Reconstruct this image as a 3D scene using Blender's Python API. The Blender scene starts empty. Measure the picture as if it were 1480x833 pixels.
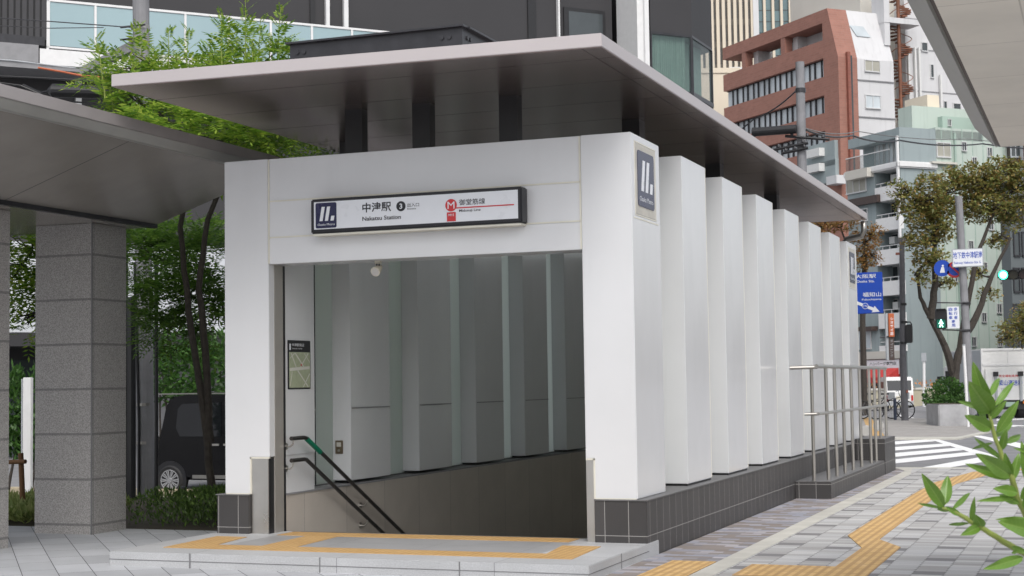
import bpy, bmesh, math, random
from mathutils import Vector, Matrix, noise as mnoise
random.seed(7)
S = bpy.context.scene
COL = S.collection
PI = math.pi

# ------------------------------------------------------------------ survey
# the camera solved from the building's own vanishing points (1480 px wide picture)
F, CX, CY, H = 2220.03, 740.0, 416.5, 1.5
R = ((0.933117, -0.03585812, -0.35778047),
     (0.35927163, 0.05225388, 0.93176898),
     (-0.01471607, -0.99798984, 0.06164179))
def ray(px, py):
    c = (px-CX, py-CY, F)
    return [sum(R[i][j]*c[j] for j in range(3)) for i in range(3)]
def G(px, py, z=0.0):
    r = ray(px, py); t = (z-H)/r[2]
    return Vector((r[0]*t, r[1]*t, z))
def AY(px, py, Y):
    r = ray(px, py); t = Y/r[1]
    return Vector((r[0]*t, Y, H+r[2]*t))
def AX(px, py, X):
    r = ray(px, py); t = X/r[0]
    return Vector((X, r[1]*t, H+r[2]*t))
def D(px, py, dep):
    r = ray(px, py); t = dep/F
    return Vector((r[0]*t, r[1]*t, H+r[2]*t))

# ------------------------------------------------------------------ materials
def nodes(m):
    m.use_nodes = True
    nt = m.node_tree
    return nt, nt.nodes['Principled BSDF']
class NB:
    """tiny node helper"""
    def __init__(s, nt): s.nt = nt
    def n(s, t, **kw):
        x = s.nt.nodes.new(t)
        for k, v in kw.items(): setattr(x, k, v)
        return x
    def l(s, a, b): s.nt.links.new(a, b)
    def math(s, op, a, b=None, c=None):
        x = s.n('ShaderNodeMath', operation=op)
        for i, v in enumerate((a, b, c)):
            if v is None: continue
            if hasattr(v, 'links'): s.l(v, x.inputs[i])
            else: x.inputs[i].default_value = v
        return x.outputs[0]
    def mix(s, fac, a, b, mode='MIX'):
        x = s.n('ShaderNodeMix', data_type='RGBA', blend_type=mode)
        for i, v in ((0, fac), (6, a), (7, b)):
            if hasattr(v, 'links'): s.l(v, x.inputs[i])
            elif i == 0: x.inputs[0].default_value = v
            else: x.inputs[i].default_value = (*v, 1) if len(v) == 3 else v
        return x.outputs[2]
    def ramp(s, fac, stops):
        x = s.n('ShaderNodeValToRGB')
        e = x.color_ramp.elements
        while len(e) < len(stops): e.new(0.5)
        for el, (p, c) in zip(e, stops):
            el.position = p; el.color = (*c, 1)
        s.l(fac, x.inputs[0]); return x.outputs[0]
    def noise(s, vec, scale, detail=3, rough=.55):
        x = s.n('ShaderNodeTexNoise'); x.inputs['Scale'].default_value = scale
        x.inputs['Detail'].default_value = detail; x.inputs['Roughness'].default_value = rough
        if vec is not None: s.l(vec, x.inputs['Vector'])
        return x.outputs[0]
    def bump(s, h, bsdf, strength=.3, dist=.01):
        x = s.n('ShaderNodeBump'); x.inputs['Strength'].default_value = strength
        x.inputs['Distance'].default_value = dist
        s.l(h, x.inputs['Height']); s.l(x.outputs[0], bsdf.inputs['Normal'])

M = {}
def mat(name, col, rough=.5, metal=0.0, var=.12, scale=6.0, spec=.5, bump=0, bscale=40, coat=0, streak=0):
    """plain material with uneven tone (and optional grain, weather streaks)"""
    m = bpy.data.materials.new(name); nt, b = nodes(m); k = NB(nt)
    tc = k.n('ShaderNodeTexCoord').outputs['Object']
    f = k.noise(tc, scale, 5)
    lo = tuple(c*(1-var) for c in col); hi = tuple(min(1, c*(1+var)) for c in col)
    c = k.ramp(f, ((.3, lo), (.7, hi)))
    if streak:
        mp = k.n('ShaderNodeMapping'); mp.inputs['Scale'].default_value = (2.2, 2.2, .22)
        k.l(tc, mp.inputs[0])
        sf = k.noise(mp.outputs[0], 1.4, 5)
        sf = k.math('MULTIPLY', k.math('GREATER_THAN', sf, .0), k.ramp(sf, ((.52, (0, 0, 0)), (.75, (1, 1, 1)))))
        c = k.mix(k.math('MULTIPLY', sf, streak), c, tuple(x*.55 for x in col))
    k.l(c, b.inputs['Base Color'])
    b.inputs['Roughness'].default_value = rough
    rr = k.math('MULTIPLY_ADD', f, .16, rough-.08); k.l(rr, b.inputs['Roughness'])
    b.inputs['Metallic'].default_value = metal
    b.inputs['Specular IOR Level'].default_value = spec
    if coat: b.inputs['Coat Weight'].default_value = coat; b.inputs['Coat Roughness'].default_value = .05
    if bump: k.bump(k.noise(tc, bscale, 4), b, bump, .01)
    M[name] = m; return m

def uvnode(k): return k.n('ShaderNodeUVMap', uv_map='UVMap').outputs[0]
def sep(k, v):
    x = k.n('ShaderNodeSeparateXYZ'); k.l(v, x.inputs[0]); return x.outputs[0], x.outputs[1]
def wn(k, a, b):
    x = k.n('ShaderNodeTexWhiteNoise', noise_dimensions='2D')
    cmb = k.n('ShaderNodeCombineXYZ')
    for i, v in ((0, a), (1, b)):
        if hasattr(v, 'links'): k.l(v, cmb.inputs[i])
        else: cmb.inputs[i].default_value = v
    k.l(cmb.outputs[0], x.inputs[0]); return x.outputs[0]

def grid_mat(name, col, joint, w, h, jw, rough=.5, var=.15, rot=0, offs=(0, 0), stagger=0.0, speck=0, jrough=.8, bump=.3, dirt=0, hue=None):
    """rectangular tiles or slabs on metric UVs, each of its own tone, with joints"""
    m = bpy.data.materials.new(name); nt, b = nodes(m); k = NB(nt)
    uv = uvnode(k)
    mp = k.n('ShaderNodeMapping'); k.l(uv, mp.inputs[0])
    mp.inputs['Rotation'].default_value = (0, 0, rot); mp.inputs['Location'].default_value = (offs[0], offs[1], 0)
    u, v = sep(k, mp.outputs[0])
    vr = k.math('DIVIDE', v, h); row = k.math('FLOOR', vr)
    ur = k.math('DIVIDE', u, w)
    if stagger: ur = k.math('ADD', ur, k.math('MULTIPLY', wn(k, row, 3.3), stagger) if stagger > 1 else k.math('MULTIPLY', row, stagger))
    colu = k.math('FLOOR', ur)
    fu = k.math('MULTIPLY', k.math('FRACT', ur), w); fv = k.math('MULTIPLY', k.math('FRACT', vr), h)
    def near(f, L): return k.math('MINIMUM', f, k.math('SUBTRACT', L, f))
    d = k.math('MINIMUM', near(fu, w), near(fv, h))
    isj = k.math('LESS_THAN', d, jw/2)
    rnd = wn(k, colu, row)
    tone = k.math('MULTIPLY_ADD', rnd, 2*var, 1-var)
    n1 = k.noise(mp.outputs[0], 2.5, 6)
    tone = k.math('MULTIPLY', tone, k.math('MULTIPLY_ADD', n1, .3, .85))
    if speck:
        sp = k.noise(mp.outputs[0], 90, 2, .7)
        tone = k.math('MULTIPLY', tone, k.math('MULTIPLY_ADD', sp, speck*2, 1-speck))
    if dirt:
        dn = k.noise(mp.outputs[0], .8, 6, .65)
        tone = k.math('MULTIPLY', tone, k.math('MULTIPLY_ADD', dn, -dirt, 1+dirt*.45))
    sc = k.n('ShaderNodeVectorMath', operation='SCALE'); sc.inputs[0].default_value = col; k.l(tone, sc.inputs['Scale'])
    cc = sc.outputs[0]
    if hue:
        hr = wn(k, k.math('ADD', colu, 5.5), row)
        cc = k.mix(k.math('MULTIPLY', k.math('LESS_THAN', hr, .4), .8), cc, hue[0]); cc = k.mix(k.math('MULTIPLY', k.math('GREATER_THAN', hr, .72), .8), cc, hue[1])
    c = k.mix(isj, cc, joint)
    k.l(c, b.inputs['Base Color'])
    k.l(k.math('MULTIPLY_ADD', isj, jrough-rough, rough), b.inputs['Roughness'])
    if bump: k.bump(k.math('SUBTRACT', 1, isj), b, bump, .004)
    M[name] = m; return m

mat('white_panel', (.655, .662, .678), .22, var=.025, scale=1.2, coat=.25, streak=.08)
mat('sealant', (.66, .64, .56), .6, var=.06)
mat('rail_steel', (.40, .385, .36), .32, metal=.85, var=.08, scale=3)
mat('guide_steel', (.37, .35, .325), .4, metal=.35, var=.08, scale=3)
mat('roof_metal', (.50, .455, .455), .34, metal=.35, var=.03, scale=2)
mat('dark_steel', (.035, .035, .04), .35, metal=.3, var=.2)
mat('stainless', (.56, .54, .51), .3, metal=.95, var=.08, scale=3)
mat('stainless_dark', (.34, .33, .31), .32, metal=.9, var=.12, scale=4)
mat('black_paint', (.012, .012, .014), .4, var=.2)
mat('concrete', (.36, .36, .37), .8, var=.18, scale=3, bump=.2, streak=.4)
mat('concrete_pole', (.22, .22, .232), .75, var=.14, scale=4, bump=.15, streak=.45)
mat('kerb_concrete', (.47, .455, .41), .8, var=.14, scale=2.5, bump=.2)
mat('asphalt', (.2, .2, .208), .85, var=.16, scale=1.3, bump=.35, bscale=130)
mat('white_paint', (.78, .78, .78), .65, var=.07, scale=5)
mat('navy', (.018, .02, .065), .25, var=.1)
mat('sign_white', (.72, .74, .78), .3, var=.02)
mat('sign_black', (.012, .012, .016), .4, var=.1)
mat('sign_red', (.55, .03, .035), .4, var=.05)
mat('sign_blue', (.006, .06, .42), .4, var=.05)
mat('green_tape', (.0, .17, .09), .5, var=.1)
mat('wood_stake', (.14, .07, .03), .8, var=.25, scale=14)
mat('bark', (.05, .042, .035), .9, var=.3, scale=18, bump=.6, bscale=30)
mat('stem_green', (.22, .27, .06), .5, var=.2, scale=30)
grid_mat('soffit_cream', (.80, .75, .665), (.6, .56, .5), 1.8, .93, .008, .5, .015, offs=(.3, .2), bump=.1, dirt=.08)
mat('fascia_grey', (.31, .305, .285), .4, metal=.2, var=.07, scale=2, streak=.15)
mat('rubber', (.014, .014, .015), .7, var=.2)
mat('alloy', (.62, .62, .63), .25, metal=.9, var=.05)
mat('car_black', (.005, .005, .006), .2, var=.1, spec=.35)
mat('car_glass', (.008, .009, .011), .05, var=.1, spec=.8)
mat('white_vehicle', (.72, .72, .71), .35, var=.04, coat=.5)
mat('vehicle_grey', (.36, .38, .40), .45, var=.06)
mat('red_lens', (.5, .02, .015), .25, var=.05)
mat('orange_lens', (.75, .2, .02), .3, var=.05)
mat('red_cloth', (.45, .04, .035), .7, var=.12, scale=12)
mat('orange_sheath', (.42, .10, .035), .5, var=.06)
mat('brown_panel', (.06, .04, .035), .5, var=.15)
mat('cream_wall', (.70, .62, .50), .8, var=.05, scale=.3)
mat('dark_facade', (.02, .0195, .022), .55, var=.14, scale=.7)
mat('charcoal_wall', (.031, .030, .033), .6, var=.12, scale=.6)
mat('grey_ledge', (.24, .24, .25), .6, var=.1)
mat('white_metal', (.70, .70, .70), .4, var=.04)
mat('pale_wall', (.50, .52, .55), .7, var=.06, scale=.5)
mat('frosted_glass', (.29, .40, .43), .16, var=.04, scale=.4)
mat('curtain', (.30, .46, .40), .8, var=.08)
mat('white_render', (.585, .585, .595), .75, var=.06, scale=.25, streak=.25)
mat('mint_wall', (.45, .52, .47), .75, var=.06, scale=.15, streak=.3)
mat('mint_dark', (.35, .45, .395), .75, var=.05, scale=.15)
mat('bluegrey_wall', (.275, .325, .335), .75, var=.08, scale=.2, streak=.3)
mat('beige_wall', (.56, .54, .49), .8, var=.06, scale=.3)
mat('rust', (.20, .085, .05), .75, var=.3, scale=1.5)
mat('red_pipe', (.24, .085, .06), .6, var=.2)
mat('tower_fin', (.62, .545, .44), .7, var=.05, scale=.1)
mat('tower_glass', (.075, .115, .125), .08, var=.35, scale=.15)
mat('pane_sky', (.52, .57, .60), .12, var=.22, scale=.35)  # pale sky reflection painted into the pane colour
mat('pane_dark', (.055, .065, .07), .1, var=.3, scale=.5)
mat('pane_blind', (.36, .35, .30), .4, var=.15, scale=.8)
mat('window_frame', (.6, .6, .6), .4, metal=.3, var=.05)
mat('ac_white', (.66, .66, .65), .5, var=.05)
mat('map_paper', (.36, .40, .27), .4, var=.12, scale=25)
mat('map_road', (.62, .62, .56), .4, var=.03)
mat('brass_panel', (.22, .17, .12), .35, metal=.7, var=.1)
mat('lamp_ivory', (.6, .56, .46), .4, var=.05)
mat('flower_orange', (.42, .17, .05), .7, var=.4, scale=3)

def emis(name, col, st):
    m = bpy.data.materials.new(name); nt, b = nodes(m)
    b.inputs['Base Color'].default_value = (*[c*.3 for c in col], 1)
    b.inputs['Emission Color'].default_value = (*col, 1); b.inputs['Emission Strength'].default_value = st
    M[name] = m
emis('lamp_green', (.05, 1, .55), 4.0)
emis('lamp_green_white', (.5, 1, .8), 3.2)

grid_mat('base_tile', (.05, .047, .047), (.30, .29, .28), .213, .30, .006, .5, .12, offs=(0, .12), speck=.15, bump=.4, dirt=.3)
grid_mat('plaza_slab', (.40, .41, .43), (.07, .07, .075), .62, .278, .007, .7, .13, rot=math.radians(49), offs=(0, .02), stagger=1.7, speck=.14, dirt=.35)
grid_mat('platform_granite', (.42, .425, .435), (.16, .16, .17), 1.36, .9, .005, .55, .05, offs=(.35, .07), speck=.35, dirt=.4, bump=.1)
grid_mat('brick_small', (.30, .285, .30), (.2, .19, .2), .21, .10, .005, .85, .36, stagger=.5, dirt=.35, bump=.2, hue=((.20, .165, .14), (.27, .28, .33)))
grid_mat('red_brick', (.315, .15, .115), (.30, .17, .135), .6, .2, .03, .85, .07, stagger=.5, dirt=.35, bump=0)
grid_mat('island_paver', (.31, .295, .28), (.2, .19, .185), .3, .3, .012, .85, .1, dirt=.2, rot=.4)
grid_mat('stair_panel', (.48, .435, .39), (.2, .19, .18), .9, 9.0, .005, .34, .05, offs=(.1, 1), bump=.1)
grid_mat('soffit_panel', (.265, .205, .188), (.05, .045, .045), 40.0, .93, .010, .27, .015, offs=(0, .35), bump=.2)

def soffit_tune():
    b = M['soffit_panel'].node_tree.nodes['Principled BSDF']
    b.inputs['Metallic'].default_value = .85
soffit_tune()

def granite_column():
    m = bpy.data.materials.new('granite_column'); nt, b = nodes(m); k = NB(nt)
    uv = uvnode(k); u, v = sep(k, uv)
    obj = k.n('ShaderNodeTexCoord').outputs['Object']
    sp = k.noise(obj, 95, 3, .8)
    c = k.ramp(sp, ((.34, (.17, .163, .157)), (.5, (.34, .326, .315)), (.66, (.52, .50, .48))))
    c = k.mix(k.math('MULTIPLY', k.noise(obj, 2.2, 5), .25), c, (.22, .21, .205))
    fr = k.math('FRACT', k.math('DIVIDE', k.math('ADD', v, -.085), .468))
    band = k.math('LESS_THAN', fr, .052)
    c = k.mix(k.math('MULTIPLY', band, .55), c, (.075, .075, .078))
    k.l(c, b.inputs['Base Color']); b.inputs['Roughness'].default_value = .6
    k.bump(sp, b, .15, .003); M['granite_column'] = m
granite_column()

def paver_stripes():
    """pavement of long blocks in columns, a short dark block every 0.92 m, black joint dots"""
    m = bpy.data.materials.new('pavement_block'); nt, b = nodes(m); k = NB(nt)
    u, v = sep(k, uvnode(k))
    W = .235
    ur = k.math('DIVIDE', k.math('ADD', u, 2.835+40*W), W); cu = k.math('FLOOR', ur); fu = k.math('MULTIPLY', k.math('FRACT', ur), W)
    # columns repeat their offset by parity, with some jitter
    par = k.math('MULTIPLY', k.math('FLOOR', k.math('MULTIPLY', wn(k, cu, 1.7), 4)), .235)
    vv = k.math('DIVIDE', k.math('ADD', v, k.math('ADD', par, -.06)), .918)
    cv = k.math('FLOOR', vv); fv = k.math('MULTIPLY', k.math('FRACT', vv), .918)
    dark = k.math('MULTIPLY', k.math('LESS_THAN', k.math('ABSOLUTE', k.math('SUBTRACT', fv, .46)), .1), k.math('LESS_THAN', k.math('FRACT', k.math('MULTIPLY', cu, .5)), .3))
    seg = k.math('FLOOR', k.math('DIVIDE', fv, .11475))
    rnd = wn(k, cu, k.math('ADD', k.math('MULTIPLY', cv, 8), seg))
    c = k.ramp(rnd, ((.0, (.335, .325, .315)), (.35, (.42, .415, .41)), (.7, (.47, .47, .475)), (1., (.55, .545, .53))))
    c = k.mix(dark, c, (.185, .18, .185))
    # joints
    fs = k.math('FRACT', k.math('DIVIDE', fv, .11475)); ds = k.math('MULTIPLY', k.math('MINIMUM', fs, k.math('SUBTRACT', 1, fs)), .11475)
    du = k.math('MINIMUM', fu, k.math('SUBTRACT', W, fu))
    j = k.math('LESS_THAN', k.math('MINIMUM', ds, du), .0035)
    c = k.mix(k.math('MULTIPLY', j, .55), c, (.16, .155, .15))
    dots = k.math('MULTIPLY', k.math('LESS_THAN', du, .011), k.math('LESS_THAN', k.math('FRACT', k.math('DIVIDE', v, .1148)), .16))
    c = k.mix(k.math('MULTIPLY', dots, .85), c, (.03, .03, .03))
    obj = k.n('ShaderNodeTexCoord').outputs['Object']
    c = k.mix(k.math('MULTIPLY', k.noise(obj, 1.1, 6, .65), .3), c, (.2, .19, .18))
    k.l(c, b.inputs['Base Color']); b.inputs['Roughness'].default_value = .82
    k.bump(k.noise(obj, 140, 3), b, .2, .004); M['pavement_block'] = m
paver_stripes()

def tactile(name, axis_rot, dots, pitch):
    m = bpy.data.materials.new(name); nt, b = nodes(m); k = NB(nt)
    mp = k.n('ShaderNodeMapping'); k.l(uvnode(k), mp.inputs[0]); mp.inputs['Rotation'].default_value = (0, 0, axis_rot)
    u, v = sep(k, mp.outputs[0])
    obj = k.n('ShaderNodeTexCoord').outputs['Object']
    n = k.noise(obj, 5, 6, .7)
    c = k.ramp(n, ((.25, (.47, .29, .11)), (.5, (.60, .39, .155)), (.8, (.68, .48, .24))))
    fu = k.math('FRACT', k.math('DIVIDE', u, pitch)); fv = k.math('FRACT', k.math('DIVIDE', v, pitch if dots else .3))
    if dots:
        a = k.math('SUBTRACT', fu, .5); d = k.math('SUBTRACT', fv, .5)
        r = k.math('SQRT', k.math('ADD', k.math('MULTIPLY', a, a), k.math('MULTIPLY', d, d)))
        h = k.math('LESS_THAN', r, .27)
    else:
        h = k.math('MULTIPLY', k.math('LESS_THAN', k.math('ABSOLUTE', k.math('SUBTRACT', fu, .5)), .25),
                   k.math('LESS_THAN', k.math('ABSOLUTE', k.math('SUBTRACT', fv, .5)), .46))
    tu = k.math('FRACT', k.math('DIVIDE', u, .3)); tv = k.math('FRACT', k.math('DIVIDE', v, .3))
    e = k.math('MINIMUM', k.math('MINIMUM', tu, k.math('SUBTRACT', 1, tu)), k.math('MINIMUM', tv, k.math('SUBTRACT', 1, tv)))
    c = k.mix(k.math('MULTIPLY', k.math('LESS_THAN', e, .012), .6), c, (.25, .15, .06))
    relief_shade = k.math('MULTIPLY', k.math('SUBTRACT', 1, h), .6)  # shade between domes and bars painted in, so the relief reads
    c = k.mix(relief_shade, c, (.36, .2, .075))
    k.l(c, b.inputs['Base Color']); b.inputs['Roughness'].default_value = .7
    k.bump(h, b, 1.0, .006); M[name] = m
tactile('tactile_yellow', 0, True, .06)
tactile('tactile_bars', 0, False, .075)

def leaf_mat(name, cols, rough=.45, trans=.35):
    m = bpy.data.materials.new(name); nt, b = nodes(m); k = NB(nt)
    rnd = k.n('ShaderNodeNewGeometry').outputs['Random Per Island']
    c = k.ramp(rnd, tuple((i/(len(cols)-1), c) for i, c in enumerate(cols)))
    obj = k.n('ShaderNodeTexCoord').outputs['Object']
    c = k.mix(k.math('MULTIPLY', k.noise(obj, 1.3, 2), .35), c, cols[0])
    k.l(c, b.inputs['Base Color']); b.inputs['Roughness'].default_value = rough
    tr = k.n('ShaderNodeBsdfTranslucent'); k.l(c, tr.inputs[0])
    mx = k.n('ShaderNodeMixShader'); mx.inputs[0].default_value = trans
    out = nt.nodes['Material Output']
    k.l(b.outputs[0], mx.inputs[1]); k.l(tr.outputs[0], mx.inputs[2]); k.l(mx.outputs[0], out.inputs[0])
    M[name] = m
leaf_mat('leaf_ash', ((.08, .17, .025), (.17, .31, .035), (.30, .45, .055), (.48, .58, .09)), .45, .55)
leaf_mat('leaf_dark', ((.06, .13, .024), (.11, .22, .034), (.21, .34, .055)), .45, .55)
leaf_mat('leaf_hedge', ((.055, .10, .028), (.095, .17, .036), (.17, .27, .06)), .45, .45)
leaf_mat('leaf_planter', ((.03, .08, .018), (.06, .15, .025), (.10, .22, .04)))
leaf_mat('leaf_autumn', ((.15, .185, .055), (.24, .26, .08), (.33, .28, .09), (.37, .22, .08), (.19, .25, .065)))
leaf_mat('leaf_orange', ((.22, .16, .05), (.34, .19, .06), (.38, .16, .05), (.2, .19, .06)))
leaf_mat('leaf_grass', ((.16, .22, .06), (.28, .33, .11), (.40, .42, .18)), .5, .5)
def glossy_leaf():
    m = bpy.data.materials.new('leaf_glossy'); nt, b = nodes(m); k = NB(nt)
    rnd = k.n('ShaderNodeNewGeometry').outputs['Random Per Island']
    c = k.ramp(rnd, ((0, (.05, .13, .02)), (.5, (.10, .21, .028)), (1, (.25, .37, .055))))
    u, v = sep(k, uvnode(k))
    rib = k.math('LESS_THAN', k.math('ABSOLUTE', u), .035)
    vein = k.math('LESS_THAN', k.math('FRACT', k.math('ADD', k.math('MULTIPLY', v, 9), k.math('MULTIPLY', k.math('ABSOLUTE', u), -3))), .12)
    c = k.mix(k.math('MULTIPLY', vein, .18), c, (.25, .38, .10))
    c = k.mix(k.math('MULTIPLY', rib, .3), c, (.30, .42, .12))
    k.l(c, b.inputs['Base Color']); b.inputs['Roughness'].default_value = .32
    tr = k.n('ShaderNodeBsdfTranslucent'); k.l(c, tr.inputs[0])
    mx = k.n('ShaderNodeMixShader'); mx.inputs[0].default_value = .25
    k.l(b.outputs[0], mx.inputs[1]); k.l(tr.outputs[0], mx.inputs[2]); k.l(mx.outputs[0], nt.nodes['Material Output'].inputs[0])
    M['leaf_glossy'] = m
glossy_leaf()
def glass(name, tint, tr):
    m = bpy.data.materials.new(name); nt, b = nodes(m); k = NB(nt)
    b.inputs['Base Color'].default_value = (*tint, 1); b.inputs['Roughness'].default_value = .05
    t = k.n('ShaderNodeBsdfTransparent'); mx = k.n('ShaderNodeMixShader'); mx.inputs[0].default_value = tr
    k.l(b.outputs[0], mx.inputs[1]); k.l(t.outputs[0], mx.inputs[2]); k.l(mx.outputs[0], nt.nodes['Material Output'].inputs[0])
    M[name] = m
glass('clear_pane', (.10, .14, .14), .72)
def frosted(name, col, tr):
    m = bpy.data.materials.new(name); nt, b = nodes(m); k = NB(nt)
    b.inputs['Base Color'].default_value = (*col, 1); b.inputs['Roughness'].default_value = .2
    t = k.n('ShaderNodeBsdfTranslucent'); t.inputs[0].default_value = (*[min(1, c*1.25) for c in col], 1)
    mx = k.n('ShaderNodeMixShader'); mx.inputs[0].default_value = tr
    k.l(b.outputs[0], mx.inputs[1]); k.l(t.outputs[0], mx.inputs[2]); k.l(mx.outputs[0], nt.nodes['Material Output'].inputs[0])
    M[name] = m
frosted('fin_glass', (.69, .725, .695), .85)

# ------------------------------------------------------------------ mesh builder
class MB:
    def __init__(s): s.v = []; s.f = []; s.uv = None
    def box(s, x0, x1, y0, y1, z0, z1):
        i = len(s.v)
        s.v += [(x, y, z) for z in (z0, z1) for y in (y0, y1) for x in (x0, x1)]
        s.f += [tuple(i+j for j in q) for q in ((0, 2, 3, 1), (4, 5, 7, 6), (0, 1, 5, 4), (2, 6, 7, 3), (0, 4, 6, 2), (1, 3, 7, 5))]
        return s
    def hexa(s, c):
        """8 corners: bottom 4 counter-clockwise, top 4"""
        i = len(s.v); s.v += [tuple(p) for p in c]
        s.f += [tuple(i+j for j in q) for q in ((3, 2, 1, 0), (4, 5, 6, 7), (0, 1, 5, 4), (1, 2, 6, 5), (2, 3, 7, 6), (3, 0, 4, 7))]
        return s
    def poly(s, pts):
        i = len(s.v); s.v += [tuple(p) for p in pts]; s.f.append(tuple(range(i, i+len(pts)))); return s
    def prism(s, pts, ext):
        """closed outline (list of 3D) pushed along ext"""
        i = len(s.v); n = len(pts); e = Vector(ext)
        s.v += [tuple(p) for p in pts] + [tuple(Vector(p)+e) for p in pts]
        s.f.append(tuple(range(i+n-1, i-1, -1))); s.f.append(tuple(range(i+n, i+2*n)))
        for j in range(n):
            k = (j+1) % n; s.f.append((i+j, i+k, i+n+k, i+n+j))
        return s
    def tube(s, pts, r, seg=8, cap=True):
        pts = [Vector(p) for p in pts]; rs = r if isinstance(r, (list, tuple)) else [r]*len(pts)
        base = len(s.v); up = None
        for k, p in enumerate(pts):
            t = (pts[min(k+1, len(pts)-1)] - pts[max(k-1, 0)])
            if t.length < 1e-9: t = Vector((0, 0, 1))
            t.normalize()
            if up is None or abs(up.dot(t)) > .99:
                up = Vector((0, 0, 1)) if abs(t.z) < .9 else Vector((1, 0, 0))
            a = t.cross(up).normalized(); b = a.cross(t).normalized(); up = b
            for q in range(seg):
                an = 2*PI*q/seg
                s.v.append(tuple(p + (a*math.cos(an) + b*math.sin(an))*rs[k]))
        for k in range(len(pts)-1):
            for q in range(seg):
                a0 = base+k*seg+q; a1 = base+k*seg+(q+1) % seg
                s.f.append((a0, a1, a1+seg, a0+seg))
        if cap:
            s.f.append(tuple(base+q for q in range(seg-1, -1, -1)))
            e = base+(len(pts)-1)*seg; s.f.append(tuple(e+q for q in range(seg)))
        return s
    def disc(s, c, nrm, r, t, seg=24):
        n = Vector(nrm).normalized(); return s.tube([Vector(c), Vector(c)+n*t], r, seg)
    def ball(s, c, rx, ry, rz, seg=10, rings=6):
        i = len(s.v)
        for k in range(rings+1):
            th = PI*k/rings
            for q in range(seg):
                ph = 2*PI*q/seg
                s.v.append((c[0]+rx*math.sin(th)*math.cos(ph), c[1]+ry*math.sin(th)*math.sin(ph), c[2]+rz*math.cos(th)))
        for k in range(rings):
            for q in range(seg):
                a = i+k*seg+q; b = i+k*seg+(q+1) % seg; s.f.append((a, a+seg, b+seg, b))
        return s
    def build(s, name, material, parent=None, bevel=0, smooth=False, uvs=None):
        me = bpy.data.meshes.new(name)
        org = ORG.get(parent.name, Vector()) if parent else Vector()
        me.from_pydata([(x-org.x, y-org.y, z-org.z) for x, y, z in s.v], [], s.f)
        if bevel:
            bm = bmesh.new(); bm.from_mesh(me)
            bmesh.ops.recalc_face_normals(bm, faces=bm.faces)
            bmesh.ops.bevel(bm, geom=[e for e in bm.edges if len(e.link_faces) == 2 and e.calc_face_angle(0) > .5], offset=bevel, segments=2, affect='EDGES')
            bm.to_mesh(me); bm.free()
        elif len(me.polygons) < 6000 and not uvs:
            bm = bmesh.new(); bm.from_mesh(me)
            bmesh.ops.recalc_face_normals(bm, faces=bm.faces); bm.to_mesh(me); bm.free()
        # metric UVs from world position
        ul = me.uv_layers.new(name='UVMap')
        if uvs:
            for lp in me.loops: ul.data[lp.index].uv = uvs[lp.vertex_index]
        elif len(me.polygons) < 20000:
            for p in me.polygons:
                n = p.normal
                hor = abs(n.z) > .7
                if not hor:
                    t = Vector((-n.y, n.x, 0))
                    if t.length < 1e-6: t = Vector((1, 0, 0))
                    t.normalize()
                for li in p.loop_indices:
                    c = me.vertices[me.loops[li].vertex_index].co + org
                    ul.data[li].uv = (c.x, c.y) if hor else (c.x*t.x+c.y*t.y, c.z)
        me.materials.append(M[material] if isinstance(material, str) else material)
        if smooth:
            for p in me.polygons: p.use_smooth = True
        o = bpy.data.objects.new(name, me); COL.objects.link(o)
        if parent: o.parent = parent
        ORG[o.name] = org if parent else Vector()
        return o
ORG = {}
def thing(name, label, cat, loc=(0, 0, 0), group=None):
    o = bpy.data.objects.new(name, None); COL.objects.link(o)
    o.location = loc; o.empty_display_size = .2
    o['label'] = label; o['category'] = cat
    if group: o['group'] = group
    ORG[o.name] = Vector(loc)
    return o
def solo(o, label, cat, group=None):
    """a thing that is a single mesh: tagged, its origin moved to its base"""
    vs = o.data.vertices
    c = Vector((sum(v.co.x for v in vs)/len(vs), sum(v.co.y for v in vs)/len(vs), min(v.co.z for v in vs)))
    for v in vs: v.co -= c
    o.location = c; ORG[o.name] = c
    o['label'] = label; o['category'] = cat
    if group: o['group'] = group
    return o
def struct(o): o['kind'] = 'structure'; return o
def stuff(o, label=None, cat=None):
    o['kind'] = 'stuff'
    if label: o['label'] = label; o['category'] = cat
    return o
def dup(root, loc, label, group=None):
    r = root.copy(); COL.objects.link(r); r.location = loc; r['label'] = label
    ORG[r.name] = Vector(loc)
    if group: r['group'] = group
    for ch in list(root.children):
        c = ch.copy(); COL.objects.link(c); c.parent = r
        for g in ch.children:
            d = g.copy(); COL.objects.link(d); d.parent = c
    return r

def text(s, o, u, v, w, h, material, parent, name='lettering', bold=.012, depth=.0015):
    """text stretched to a w x h rectangle whose lower left corner is o, along u and up v"""
    cu = bpy.data.curves.new('t', 'FONT'); cu.body = s; cu.offset = bold; cu.resolution_u = 3
    ob = bpy.data.objects.new('t', cu); COL.objects.link(ob)
    bpy.context.view_layer.update()
    dg = bpy.context.evaluated_depsgraph_get()
    me = bpy.data.meshes.new_from_object(ob.evaluated_get(dg))
    vs = [Vector(x.co) for x in me.vertices]; fs = [tuple(p.vertices) for p in me.polygons]
    bpy.data.objects.remove(ob); bpy.data.curves.remove(cu); bpy.data.meshes.remove(me)
    if not vs: return None
    x0 = min(p.x for p in vs); x1 = max(p.x for p in vs); y0 = min(p.y for p in vs); y1 = max(p.y for p in vs)
    o = Vector(o); u = Vector(u).normalized(); v = Vector(v).normalized()
    mb = MB()
    mb.v = [tuple(o + u*((p.x-x0)/(x1-x0)*w) + v*((p.y-y0)/max(1e-6, y1-y0)*h)) for p in vs]; mb.f = fs
    return mb.build(name, material, parent)

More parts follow.
